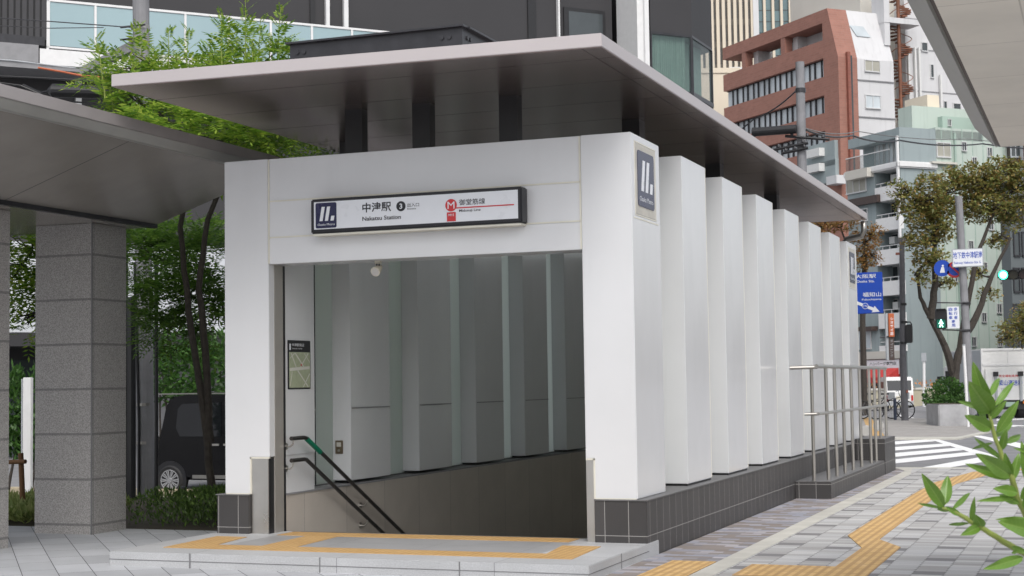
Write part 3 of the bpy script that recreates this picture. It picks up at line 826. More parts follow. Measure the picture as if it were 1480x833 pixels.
mb = MB(); mb.disc((XIL+.0222, 13.32, 1.705), (1, 0, 0), .012, .001, 12); mb.build('marker', 'sign_red', ms)
hdm = MB(); hdm.box(XIL+.02, XIL+.0215, 13.09, 13.115, 1.85, 1.91); hdm.build('pictogram', 'sign_white', mp)
text('中津駅周辺', (XIL+.0212, 13.14, 1.885), (0, 1, 0), (0, 0, 1), .24, .03, 'sign_white', mp, bold=.01)
text('Nakatsu Sta. Area Map', (XIL+.0212, 13.14, 1.855), (0, 1, 0), (0, 0, 1), .2, .018, 'sign_white', mp, bold=.0)
ip = thing('wall_switch', 'small bronze switch plate on the first white fin inside the stairway', 'switch plate', (-7.5, 14.43, .78))
mb = MB(); mb.box(-7.548, -7.46, 14.42, 14.431, .785, .925); mb.build('plate', 'brass_panel', ip, bevel=.003)
mb = MB(); mb.box(-7.53, -7.48, 14.417, 14.421, .86, .905); mb.build('label_plate', 'beige_wall', ip)
mb = MB(); mb.disc((-7.505, 14.421, .82), (0, -1, 0), .014, .006, 12); mb.build('button', 'stainless', ip)
sp = thing('spotlight', 'small ivory spotlight hanging under the white header of the stairway', 'spotlight', (-6.3, 12.95, 2.52))
mb = MB(); mb.box(-6.325, -6.275, 12.9, 12.95, 2.63, 2.656); mb.build('mount', 'lamp_ivory', sp)
mb = MB(); mb.tube([(-6.31, 12.92, 2.635), (-6.31, 12.9, 2.58)], .007, 6); mb.tube([(-6.285, 12.92, 2.635), (-6.285, 12.9, 2.58)], .007, 6); mb.build('arm', 'dark_steel', sp)
mb = MB(); mb.tube([(-6.3, 12.97, 2.605), (-6.3, 12.91, 2.575), (-6.3, 12.86, 2.55)], [.022, .04, .046], 16); mb.build('head', 'lamp_ivory', sp)
mb = MB(); mb.disc((-6.3, 12.861, 2.5505), (0, -.9, -.45), .037, .004, 16); mb.build('lens', 'stainless', sp)

# standpipe behind the end block
sp = thing('standpipe', 'shiny siamese standpipe with two outlets behind the tiled end block', 'standpipe', (-3.75, 26.15, 0))
mb = MB(); mb.tube([(-3.8, 26.15, -.02), (-3.8, 26.15, .5), (-3.79, 26.1, .6), (-3.7, 26.0, .64)], .075, 12); mb.build('riser', 'stainless', sp)
for dx in (-.02, .2):
    mb = MB(); mb.tube([(-3.75+dx, 26.1, .6+dx*.4), (-3.72+dx, 25.95, .62+dx*.4), (-3.70+dx, 25.85, .63+dx*.4)], [.07, .08, .085], 12); mb.build('outlet', 'stainless', sp)

# ================================================================== WALKWAY CANOPY ON THE LEFT
wc = thing('walkway_canopy', 'grey metal walkway canopy on square granite columns left of the entrance', 'canopy', (-9.8, 12.8, 0))
def run(prof, y0, y1): mb = MB(); mb.prism([Vector((x, y0, z)) for x, z in prof], (0, y1-y0, 0)); return mb
run([(-8.0, 3.80), (-8.0, 3.905), (-8.06, 3.905), (-12.2, 3.80), (-12.2, 3.70)], 8.9, 14.1).build('roof', mat('canopy_fascia', (.37, .345, .34), .38, metal=.35, var=.04), wc, bevel=.004)
m_ = grid_mat('canopy_soffit', (.36, .335, .305), (.05, .048, .045), 40, 4.6, .014, .24, .02, offs=(0, 2.2), bump=.1)
m_.node_tree.nodes['Principled BSDF'].inputs['Metallic'].default_value = .45
run([(-8.008, 3.80), (-8.06, 3.725), (-8.10, 3.715), (-8.10, 3.82)], 8.9, 14.09).build('edge_trim', 'fascia_grey', wc, bevel=.003)
run([(-8.105, 3.735), (-8.105, 3.79), (-9.50, 3.79), (-9.50, 3.27)], 8.9, 14.08).build('soffit', 'canopy_soffit', wc)
run([(-9.505, 3.225), (-9.505, 3.27), (-9.56, 3.27), (-9.56, 3.225)], 8.9, 14.08).build('gutter', 'dark_steel', wc)
run([(-9.565, 3.236), (-9.565, 3.6), (-12.1, 3.6), (-12.1, 3.236)], 8.9, 14.06).build('soffit', 'canopy_soffit', wc)
for y0 in (13.35, 11.458):
    mb = MB(); mb.box(-10.537, -9.818, y0, y0+.607, -.05, 3.235); q = mb.build('column', 'granite_column', wc, bevel=.006)
    mb = MB(); mb.box(-9.8285, -9.8155, y0-.0015, y0+.012, 0, 3.234); mb.box(-9.822, -9.8165, y0+.03, y0+.036, 0, 3.234); mb.build('corner_joint', 'joint_grey', q)

# near canopy whose corner shows at the top right
rc = thing('canopy_corner', 'cream soffit corner of a nearby canopy with grey sloped edge at top right', 'canopy', (.5, 9, 0))
mb = MB(); mb.prism([Vector((x, 6.0, z)) for x, z in ((-.69, 3.2), (-.845, 3.36), (-.845, 3.46), (1.6, 3.5), (1.6, 3.26), (-.66, 3.26))], (0, 5.95, 0)); mb.build('fascia', 'fascia_grey', rc, bevel=.004)
mb = MB(); mb.box(-.66, 1.6, 6.0, 11.93, 3.202, 3.265); mb.build('soffit', 'soffit_cream', rc)
mb = MB(); mb.box(-.688, -.655, 6.0, 11.93, 3.215, 3.262); mb.build('groove', 'brown_panel', rc)
mb = MB(); mb.box(1.0, 1.35, 8.8, 9.15, -.05, 3.203); mb.build('column', 'granite_column', rc, bevel=.006)

# ================================================================== LEFT SIDE: hedge, posts, van, trees
def ell(px, py, dep, rx, rz, ry=None):
    c = D(px, py, dep); k = dep/F
    return (c, rx*k, (ry if ry else rx)*k, rz*k)

def hedge(name, label, x0, x1, y0, y1, z0, z1, n, L, material, seed, cat='hedge'):
    rng = random.Random(seed); mb = MB()
    for _ in range(n):
        x = rng.uniform(x0, x1); y = rng.uniform(y0, y1)
        top = z1*(.86+.22*mnoise.noise(Vector((x*1.7, y*1.7, seed)))+.06*mnoise.noise(Vector((x*7, y*7, 1))))
        e = min(x-x0, x1-x, .3)/.3; top = z0+(top-z0)*(.75+.25*e)
        z = z0+(top-z0)*(1-rng.random()**1.7)
        out = Vector((rng.uniform(-.5, .5), rng.uniform(-1, .4), rng.uniform(.2, 1.1)))
        quad_leaf(mb, Vector((x, y, z)), out, rv(rng), L*rng.uniform(.6, 1.3), L*.33)
    if cat == 'grass clump':
        o = mb.build('grass', material); return stuff(solo(o, label, cat))
    t = thing(name, label, cat, ((x0+x1)/2, (y0+y1)/2, z0))
    mb.build('foliage', material, t)
    return t
hedge('hedge', 'low loose dark green hedge behind the paving between granite column and entrance', -9.95, -7.97, 14.12, 15.9, 0, .40, 8000, .062, 'leaf_hedge', 3)
hedge('hedge', 'clump of pale unmown grass by the wooden stake between the granite columns', -13.6, -11.3, 14.15, 16.2, 0, .14, 4500, .13, 'leaf_grass', 5, 'grass clump')

# bollard by the wheel
b0 = D(263, 712, 20.5); mb = MB()
bo = thing('bollard', 'short dark bollard standing behind the hedge before the car wheel', 'bollard', (b0.x, b0.y, gz(b0.x, b0.y)))
mb.tube([(b0.x, b0.y, gz(b0.x, b0.y)-.05), (b0.x, b0.y, .16)], .055, 14); mb.build('post', 'brown_panel', bo)
mb = MB(); mb.ball((b0.x, b0.y, .16), .056, .056, .03, 12, 6); mb.build('cap', 'dark_steel', bo)

# black minivan seen from the side
VY = D(250, 640, 26.6).y
vx0 = AY(225, 640, VY).x; vz = gz(vx0, VY)
van = thing('minivan', 'black glossy minivan with alloy wheels parked side-on behind the hedge', 'minivan', (vx0+1.7, VY+.7, vz))
def vp(x, z): return Vector((vx0+x, VY, vz+z))
prof = [(.02, .42), (0, .62), (.02, .95), (.10, 1.18), (.20, 1.60), (.30, 1.70), (.6, 1.735), (2.0, 1.73), (2.35, 1.68), (2.95, 1.12), (3.3, .98), (3.4, .80), (3.4, .42), (3.3, .27), (.12, .27)]
mb = MB(); mb.prism([vp(*p) for p in prof], (0, 1.48, 0)); body = mb.build('body', 'car_black', van, bevel=.05)
mb = MB(); mb.prism([vp(*p) + Vector((0, -.012, 0)) for p in ((.50, 1.02), (.42, 1.16), (.46, 1.50), (.55, 1.58), (1.32, 1.60), (1.32, 1.02))], (0, .03, 0)); mb.prism([vp(*p)+Vector((0, -.012, 0)) for p in ((1.38, 1.02), (1.38, 1.60), (2.25, 1.58), (2.7, 1.10), (2.62, 1.02))], (0, .03, 0)); mb.build('side_window', 'car_glass', van)
mb = MB(); mb.box(vx0+.0, vx0+3.0, VY+.05, VY+.08, vz+1.745, vz+1.765); mb.build('roof_rail', 'stainless_dark', van)
mb = MB(); mb.box(vx0+.02, vx0+.055, VY-.015, VY+.05, vz+.72, vz+1.02); mb.build('tail_reflector', 'stainless', van)
mb = MB(); mb.box(vx0+.75, vx0+2.6, VY-.012, VY+.04, vz+.30, vz+.36); mb.build('sill_trim', 'stainless_dark', van)
for hx in (1.22, 1.45):
    mb = MB(); mb.box(vx0+hx-.08, vx0+hx+.06, VY-.02, VY+.02, vz+.86, vz+.895); mb.build('door_handle', 'stainless', van)
for wx in (.30, 2.72):
    w = MB(); c = vp(wx, .265)
    arch = MB(); arch.disc(c+Vector((0, -.008, .01)), (0, 1, 0), .325, .05, 32); arch.build('wheel_arch', 'black_paint', van)
    ring = []
    for k, (r_, y) in enumerate(((.175, -.02), (.23, -.03), (.262, -.005), (.265, .16))):
        for q in range(32): a = 2*PI*q/32; ring.append(tuple(c+Vector((r_*math.cos(a), y, r_*math.sin(a)))))
    w.v = ring; w.f = [(k*32+q, k*32+(q+1) % 32, (k+1)*32+(q+1) % 32, (k+1)*32+q) for k in range(3) for q in range(32)]
    wh = w.build('wheel', 'rubber', van)
    rim = MB()
    for q in range(20):
        a = 2*PI*q/10 + (.1 if q % 2 else -.1) + (q//2)*0
        a = 2*PI*(q//2)/10 + (.11 if q % 2 else -.11)
        d = Vector((math.cos(a), 0, math.sin(a))); s_ = Vector((-d.z, 0, d.x))
        p = c+Vector((0, -.022, 0)); rim.prism([p+d*.03-s_*.008, p+d*.175-s_*.012, p+d*.175+s_*.012, p+d*.03+s_*.008], (0, .03, 0))
    for q in range(32):
        a, a2 = 2*PI*q/32, 2*PI*(q+1)/32
        d, d2 = Vector((math.cos(a), 0, math.sin(a))), Vector((math.cos(a2), 0, math.sin(a2))); p = c+Vector((0, -.024, 0))
        rim.prism([p+d*.168, p+d2*.168, p+d2*.185, p+d*.185], (0, .03, 0))
    rim.disc(c+Vector((0, .02, 0)), (0, -1, 0), .045, .05, 16); rim.build('rim', 'alloy', wh)
    dk = MB(); dk.disc(c+Vector((0, .03, 0)), (0, -1, 0), .176, .01, 24); dk.build('brake_disc', 'dark_steel', wh)

# concrete utility pole with diagonal arm, and two dark posts beside it
def pole(name, px, dep, ptop, rb, rt, material, label, group=None, pbot=None, cat='utility pole', part='pole', seg=16):
    p = D(px, 650, dep); z0 = gz(p.x, p.y)-.1; tp = AY(ptop[0], ptop[1], p.y)
    t = thing(name, label, cat, (p.x, p.y, gz(p.x, p.y)), group)
    mb = MB(); mb.tube([(p.x, p.y, z0), (tp.x, p.y, tp.z)], [rb, rt], seg); mb.build(part, material, t)
    return t, p, tp
up, p, tp = pole('utility_pole', 211, 21.5, (203, -60), .125, .118, 'concrete_pole', 'thick concrete utility pole with bands and diagonal arm left of the entrance')
for py in (452, 585, 640):
    q = AY(208, py, p.y); mb = MB(); mb.tube([(q.x, p.y, q.z-.02), (q.x, p.y, q.z+.02)], .14, 16); mb.build('band', 'stainless_dark', up)
for py in (40, 58):
    q = AY(203, py, p.y); mb = MB(); mb.tube([(q.x, p.y, q.z-.03), (q.x, p.y, q.z+.03)], .135, 16); mb.build('band', 'stainless_dark', up)
    mb = MB(); mb.tube([(q.x-.25, p.y-.12, q.z), (q.x+.16, p.y-.12, q.z)], .015, 6); mb.build('bracket', 'dark_steel', up)
a, b = AY(200, 62, p.y), AY(118, 104, p.y)
mb = MB(); d = b-a; mb.prism([a+Vector((0, -.05, .06)), b+Vector((0, -.05, .05)), b+Vector((0, -.05, -.05)), a+Vector((0, -.05, -.1))], (0, .1, 0)); mb.build('arm', 'concrete_pole', up)
q = AY(211, 600, p.y); q2 = AY(208, 380, p.y); mb = MB(); mb.tube([(q.x-.02, p.y-.14, -.2), (q.x-.02, p.y-.14, q.z-.1), (q2.x-.06, p.y-.14, q2.z)], .018, 8); mb.build('cable_pipe', 'black_paint', up)
mb = MB(); q = AY(205, 462, p.y); mb.box(q.x-.30, q.x+.16, p.y-.17, p.y-.15, q.z-.035, q.z+.035); mb.build('strap', 'stainless', up)
for px, w, top, nm, lb in ((190, .062, 434, 'steel_post', 'thick black steel post just left of the concrete pole'), (226, .027, 384, 'steel_post', 'thin black steel post just right of the concrete pole')):
    q = D(px, 650, 21.0); tz = AY(px, top, q.y).z; z0 = gz(q.x, q.y)
    t = thing(nm, lb, 'post', (q.x, q.y, z0)); mb = MB(); mb.tube([(q.x, q.y, z0-.1), (q.x, q.y, tz)], w, 12); mb.build('shaft', 'black_paint', t)
    mb = MB(); mb.tube([(q.x, q.y, tz), (q.x, q.y, tz+.04)], w*1.12, 12); mb.build('cap', 'dark_steel', t)
    if w > .05:
        mb = MB(); mb.tube([(q.x-.09, q.y, z0-.1), (q.x-.09, q.y, tz+1.0)], .028, 8); mb.build('conduit', 'black_paint', t)

# white marker post and wooden stake between the columns
q = D(35, 660, 22.5); z0 = gz(q.x, q.y)
t = thing('marker_post', 'slim white rectangular sign post seen between the two granite columns', 'sign post', (q.x, q.y, z0))
a, b = AY(33, 546, q.y), AY(44, 660, q.y)
mb = MB(); mb.box(a.x, b.x, q.y, q.y+.06, z0-.05, a.z); mb.build('board', 'white_metal', t, bevel=.006)
mb = MB(); mb.box(a.x-.035, a.x-.012, q.y+.01, q.y+.05, z0-.05, a.z-.02); mb.build('edge', 'vehicle_grey', t)
q = G(34, 747); t = thing('wooden_stake', 'brown wooden tree stake with a short crossbar between granite columns', 'stake', (q.x, q.y, 0))
a = AY(30, 655, q.y); mb = MB(); mb.tube([(q.x, q.y, -.05), (a.x, q.y, a.z)], [.034, .032], 10); mb.build('stake', 'wood_stake', t)
a, b = AY(14, 668, q.y), AY(41, 667, q.y); mb = MB(); mb.tube([(a.x, q.y-.05, a.z), (b.x, q.y-.05, b.z)], .027, 10); mb.build('crossbar', 'wood_stake', t)

# trees with compound leaves
def shoot(mb, tw, b, t, rng, L):
    """an upright leading twig with compound leaves all the way up"""
    ax = t-b; n = max(5, int(ax.length/.05)); limb(tw, [b, b.lerp(t, .5)+rv(rng, .02), t], .010, .003, 5, .005, rng)
    for k in range(n):
        f = k/n; p = b.lerp(t, f); a = k*2.4+rng.random()*.6
        out = Vector((math.cos(a), math.sin(a), .55+.9*f)); ll = L*(1.0-.62*f)*rng.uniform(.75, 1.15)
        pinnate(mb, p, out, ll, rng, 7, .32)
def ash_tree(label, trunks, blobs, n, L, seed, group, material='leaf_ash', r0=.085, shoots=()):
    rng = random.Random(seed); b0 = trunks[0][0]
    t = thing('tree', label, 'tree', b0, group)
    tb = MB()
    for tr in trunks: limb(tb, tr, r0, r0*.35, 8, .02, rng)
    ends = [q for tr in trunks for q in tr[1:]]
    for b in blobs:
        e = min(ends, key=lambda q: (q-b[0]).length)
        limb(tb, [e, e.lerp(b[0], .5)+Vector((0, 0, .1)), b[0]], r0*.32, .008, 5, .03, rng)
        for _ in range(5): limb(tb, [b[0].lerp(e, .4), b[0]+Vector((rng.uniform(-1, 1)*b[1], rng.uniform(-1, 1)*b[2], rng.uniform(-.5, 1)*b[3]))*.8], .014, .004, 4, .02, rng)
    tb.build('trunk', 'bark', t)
    mb = MB()
    for p, c in blobs_points(blobs, n, rng):
        d = (p-c); d.z *= .4; d = d.normalized()+rv(rng, .8)+Vector((0, 0, .15))
        pinnate(mb, p, d, L*rng.uniform(.65, 1.2), rng)
    for b_, t_ in shoots:
        tw = MB(); shoot(mb, tw, b_, t_, rng, .34); tw.build('twig', 'stem_green', t)
    mb.build('crown', material, t)
    return t
dT = 17.5
def W(px, py, dep=dT): return D(px, py, dep)
base = W(312, 722, dT); base.z = 0
# tall shoots standing above the canopy are narrow upright blobs
bl = [ell(*a) for a in ((300, 195, 17.3, 130, 42), (400, 190, 17.4, 90, 45), (215, 165, 17.8, 65, 42), (170, 130, 17.8, 38, 40), (235, 125, 17.9, 60, 14), (345, 110, 17.6, 60, 14), (160, 95, 17.8, 22, 24), (366, 72, 17.7, 46, 30), (205, 92, 17.8, 32, 26), (322, 78, 17.8, 22, 22), (262, 92, 17.8, 26, 16))]
rs_ = random.Random(77)
SH = []
for bx, by, tx, ty in ((207, 125, 201, 32), (247, 110, 243, 42), (270, 110, 273, 40), (296, 115, 301, 62), (322, 110, 320, 16), (353, 110, 355, -2), (372, 105, 377, 26), (400, 105, 406, 8), (152, 130, 138, 54), (225, 110, 222, 66), (340, 105, 336, 50), (388, 100, 392, 50), (182, 120, 176, 70), (312, 110, 310, 66), (260, 115, 256, 78), (415, 100, 421, 58), (165, 150, 150, 95), (285, 115, 284, 82), (365, 110, 364, 58), (194, 125, 190, 78), (235, 115, 234, 84)):
    dd = 17.5+rs_.uniform(-.5, .6); SH.append((D(bx, by+14, dd), D(tx, ty, dd)))
ash_tree('tree with bright green feathery leaves rising above the metal canopy', [[base, W(295, 600), W(272, 450), W(262, 330), W(285, 215), W(320, 140)], [W(303, 640), W(298, 540), W(287, 420), W(300, 320), W(335, 220), W(370, 150)]], bl, 1700, .29, 11, 'trees left of the entrance', r0=.05, shoots=SH)
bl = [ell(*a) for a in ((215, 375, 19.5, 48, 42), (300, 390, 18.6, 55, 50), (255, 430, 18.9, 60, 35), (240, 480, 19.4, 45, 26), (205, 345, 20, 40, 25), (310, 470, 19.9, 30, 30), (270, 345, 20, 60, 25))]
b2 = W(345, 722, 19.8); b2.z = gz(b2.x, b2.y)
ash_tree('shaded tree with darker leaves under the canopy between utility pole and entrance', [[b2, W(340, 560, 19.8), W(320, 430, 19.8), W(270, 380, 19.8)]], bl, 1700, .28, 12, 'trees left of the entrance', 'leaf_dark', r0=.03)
bl = [ell(*a) for a in ((38, 365, 17.5, 40, 38), (45, 430, 17.6, 34, 38), (20, 400, 17.6, 30, 45), (70, 400, 17.8, 40, 60), (40, 470, 17.5, 26, 18))]
b3 = W(85, 730, 17.6); b3.z = 0
ash_tree('green tree whose leafy boughs show between the two granite columns', [[b3, W(88, 560, 17.6), W(75, 430, 17.6), W(60, 360, 17.6)]], bl, 420, .3, 13, 'trees left of the entrance', r0=.06)
# shrubs
def shrub(label, blobs, n, L, seed, material, group=None, name='shrub', stems=7, wr=.42):
    rng = random.Random(seed); c = blobs[0][0]; z0 = gz(c.x, c.y)
    t = thing(name, label, 'shrub', (c.x, c.y, z0), group)
    mb = MB()
    for p, cc in blobs_points(blobs, n, rng, .75):
        d = (p-cc)+rv(rng, .6)+Vector((0, 0, .2))
        quad_leaf(mb, p, d, rv(rng), L*rng.uniform(.6, 1.3), L*wr)
    mb.build('foliage', material, t)
    tb = MB()
    for _ in range(stems):
        b = rng.choice(blobs)[0]; limb(tb, [Vector((b.x+rng.uniform(-.2, .2), b.y, z0-.05)), b+rv(rng, .2)], .03, .008, 5, .02, rng)
    tb.build('stem', 'bark', t)
    return t
shrub('leafy green shrub behind the white marker post', [ell(20, 600, 24, 22, 70), ell(52, 590, 24, 16, 60), ell(48, 655, 24, 20, 25)], 1500, .13, 21, 'leaf_planter', 'shrubs by the left street')
shrub('light green shrub rising behind the black minivan roof', [ell(285, 540, 30, 70, 40), ell(240, 500, 30, 40, 40), ell(330, 520, 30, 50, 45), ell(255, 560, 30, 50, 25)], 3000, .15, 22, 'leaf_planter', 'shrubs by the left street')

# ================================================================== DARK APARTMENT BUILDING BEHIND
class Facade:
    """a vertical plane through p0 along unit vector d; o is the offset towards the viewer"""
    def __init__(s, p0, d):
        s.p = Vector((p0[0], p0[1], 0)); s.d = Vector((d[0], d[1], 0)).normalized()
        n = Vector((s.d.y, -s.d.x, 0)); s.n = n if n.dot(-s.p) > 0 else -n
    def hit(s, px, py, o=0):
        r = Vector(ray(px, py)); t = (s.p+s.n*o).dot(s.n)/r.dot(s.n)
        q = r*t; q.z += H; return (q-s.p).dot(s.d), q.z
    def P(s, u, z, o=0): q = s.p+s.d*u+s.n*o; return Vector((q.x, q.y, z))
    def box(s, mb, u0, u1, z0, z1, o0, o1):
        mb.hexa([s.P(u0, z0, o0), s.P(u1, z0, o0), s.P(u1, z0, o1), s.P(u0, z0, o1), s.P(u0, z1, o0), s.P(u1, z1, o0), s.P(u1, z1, o1), s.P(u0, z1, o1)]); return mb
    def pbox(s, mb, a, b, o0, o1):
        """box whose outer face (offset o1) spans the pixels a (top left) and b (bottom right)"""
        u0, z1 = s.hit(*a, o1); u1, z0 = s.hit(*b, o1)
        if u0 > u1: u0, u1 = u1, u0
        return s.box(mb, u0, u1, z0, z1, o0, o1)
FA = Facade((-24.718, 31.792), (.6753, .7375))
ab = thing('apartment_building', 'dark charcoal apartment building with a long glass balcony behind the entrance', 'building', FA.P(8, -.4, -5))
def fb(name, m_, *boxes, par=ab, bevel=0):
    mb = MB()
    for b in boxes: FA.box(mb, *b)
    return mb.build(name, m_, par, bevel=bevel)
# main wall, set back behind the balcony
fb('wall', 'charcoal_wall', (-14, 17.3, 5.3, 24, -9, -1.25))
fb('wall', 'pale_wall', (-14, 17.3, 2.95, 5.3, -9, -.9))
fb('wall', 'dark_facade', (-14, 17.3, -.5, 2.6, -9, -2.5))
fb('ground_floor_eave', 'dark_facade', (-14, 17.3, 2.6, 2.95, -9, -.3))
for u in (-3.2, 1.5, 6.2, 11):
    fb('pillar', 'dark_facade', (u, u+.35, -.5, 2.6, -2.5, -.5))
fb('shutter', 'pane_dark', (-2.6, 1.2, -.4, 2.3, -2.6, -2.45)); fb('shutter', 'grey_ledge', (2.1, 5.9, -.4, 2.3, -2.6, -2.45))
fb('corrugated_screen', grid_mat('corrugated', (.034, .033, .037), (.012, .012, .013), .16, 30, .05, .5, .08, bump=1), (-14, -.06, 10.35, 16, -1.0, .02))
fb('ledge', 'grey_ledge', (-14, -.25, 9.75, 10.2, -1.25, .06))
fb('ledge', 'dark_steel', (-14, -.1, 10.2, 10.42, -1.2, .045))
fb('balcony_slab', 'white_metal', (-.22, 13, 9.72, 10.12, -1.25, .06))
fb('balcony_soffit', 'grey_ledge', (-14, 13, 9.6, 9.75, -1.25, .02))
bal = fb('balcony_rail', 'white_metal', (-.05, 13, 11.36, 11.42, -.03, .03), (-.05, 13, 10.16, 10.21, -.03, .03), (-.05, 0.01, 10.12, 11.4, -.03, .03))
u = 0; us = []
while u < 12.6:
    us.append(u); u += 1.17
for i, u in enumerate(us):
    fb('post', 'white_metal', (u-.03 if i else u, u+.03, 10.21, 11.36, -.028, .028), par=bal)
    fb('glass_panel', 'frosted_glass', (u+.035, u+1.135, 10.23, 11.35, -.006, .006), par=bal)
for a, b in (((471, -40), (477, 60)), ((497, -40), (504, 60)), ((806, -40), (811, 120)), ((914, -40), (917, 120))):
    mb = MB(); FA.pbox(mb, a, b, -1.25, -1.12); mb.build('downpipe', 'white_metal', ab)
mb = MB(); FA.pbox(mb, (110, 84), (118, 152), -1.25, -1.1); mb.build('downpipe', 'white_metal', ab)
for a, b, m_ in (((448, -60), (456, 60), 'black_paint'), ((815, 10), (876, 90), 'black_paint'), ((762, -60), (776, 90), 'black_paint')):
    mb = MB(); FA.pbox(mb, a, b, -1.24, -1.2); mb.build('recess', m_, ab)
mb = MB(); FA.pbox(mb, (822, 16), (872, 90), -1.24, -1.19); mb.build('window', 'pane_dark', ab)
mb = MB(); FA.pbox(mb, (919, -60), (933, 130), -1.25, -.02); FA.pbox(mb, (930, -60), (940, 130), -1.25, .08); mb.build('white_fin', 'white_metal', ab)
mb = MB(); FA.pbox(mb, (917, 78), (930, 100), -.3, -.28); mb.build('lattice', 'black_paint', ab)
# corner bay with big windows and green curtains
u0 = FA.hit(940, 45)[0]; u1, zt = FA.hit(1000, 51); zb = FA.hit(996, 133)[1]
SD = Vector((.05, 1, 0)).normalized()      # direction of the chamfered side
c = FA.P(u1, 0); FS = Facade(c, SD); LS = 2.2
def bay(z0, z1, ins=0):
    a = FA.P(u0, z0, -ins); b = FA.P(u1, z0, -ins); b = b-FA.d*ins*.6
    cc = FA.P(u1, z0) + SD*LS - FA.d*ins; dd = cc - FA.n*5; ee = FA.P(u0, z0, -6)
    return [a, b, cc, dd, ee], (0, 0, z1-z0)
for z0, z1, m_, ins, nm in ((zt, zt+8, 'charcoal_wall', 0, 'bay'), (zt-.08, zt, 'dark_steel', .0, 'window_head'), (zb-.14, zb, 'dark_steel', -.02, 'window_sill'), (-.5, zb-.14, 'charcoal_wall', 0, 'bay'), (zb, zt-.08, 'curtain', .45, 'curtain')):
    mb = MB(); p_, e_ = bay(z0, z1, ins); mb.prism(p_, e_); o_ = mb.build(nm, m_, ab)
mb = MB(); n = 70
for i in range(n+1):
    u = u0+(u1-u0-.15)*i/n; off = -.16+.05*math.sin(i*1.7)+.02*math.sin(i*.6)
    mb.v += [tuple(FA.P(u, zb, off)), tuple(FA.P(u, zt-.08, off))]
mb.f = [(2*i, 2*i+2, 2*i+3, 2*i+1) for i in range(n)]
mb.build('curtain', 'curtain', ab, smooth=True)
mb = MB(); FA.box(mb, u0, u1-.07, zb, zt-.08, -.03, -.015); w_ = mb.build('window', 'clear_pane', ab)
mb = MB(); FA.box(mb, u1-.07, u1+.03, zb, zt-.08, -.1, .01); FA.box(mb, u0, u0+.05, zb, zt-.08, -.1, .0); mb.build('mullion', 'dark_steel', ab)
mb = MB(); FS.box(mb, .07, LS-.05, zb, zt-.08, -.04, -.025); mb.build('window', 'clear_pane', ab)
mb = MB(); FS.box(mb, LS-.06, LS, zb, zt-.08, -.1, .01); mb.build('mullion', 'dark_steel', ab)

# overhead lines and black closures on the left
def cable(name, pts, r, material, label, sag=.0, cat='cable', group=None):
    fine = []
    for k in range(len(pts)-1):
        for j in range(8):
            t = j/8; q = Vector(pts[k]).lerp(Vector(pts[k+1]), t); q.z -= sag*4*t*(1-t); fine.append(q)
    fine.append(Vector(pts[-1])); mb = MB(); mb.tube(fine, r, 6)
    return solo(mb.build(name, material), label, cat, group)
dp = 21.4
cable('cable', [D(-80, 21, dp), D(70, 31, dp), D(192, 40, dp)], .008, 'dark_steel', 'grey cable crossing the corrugated screen to the concrete pole', group='overhead cables left')
cable('cable', [D(-80, 33, dp), D(70, 41, dp), D(150, 40, dp)], .006, 'dark_steel', 'thin grey cable just below another across the corrugated screen', group='overhead cables left')
cable('cable', [D(-60, 82, dp), D(20, 88, dp), D(110, 99, dp)], .010, 'vehicle_grey', 'grey cable under the balcony ending at the diagonal pole arm', group='overhead cables left')
cable('cable', [D(-60, 108, dp), D(40, 112, dp), D(150, 118, dp)], .012, 'black_paint', 'dark cable just above the two black closures', group='overhead cables left')
cable('cable', [D(-60, 112, dp), D(30, 124, dp), D(80, 146, dp), D(150, 150, dp)], .012, 'black_paint', 'dark slack cable sagging under the black closure', group='overhead cables left')
cable('cable', [D(55, 98, dp), D(90, 104, dp), D(120, 110, dp), D(150, 112, dp)], .015, 'orange_sheath', 'orange sheathed cable in front of the white downpipe', .0, group='overhead cables left')
cl = thing('cable_closure', 'fat black cable closure hanging under the balcony by the pole arm', 'cable closure', D(110, 133, dp), 'cable closures')
mb = MB(); a, b = D(76, 131, dp), D(146, 133, dp); mb.tube([a-Vector((.06, 0, 0)), a, b, b+Vector((.06, 0, 0))], [.04, .095, .095, .04], 14); mb.build('case', 'black_paint', cl)
mb = MB(); mb.tube([a+Vector((-.5, 0, .12)), a+Vector((-.2, 0, -.02)), a], .018, 6); mb.build('lead', 'black_paint', cl); mb = MB(); mb.tube([b, b+Vector((.4, 0, -.02))], .02, 6); mb.build('lead', 'black_paint', cl)

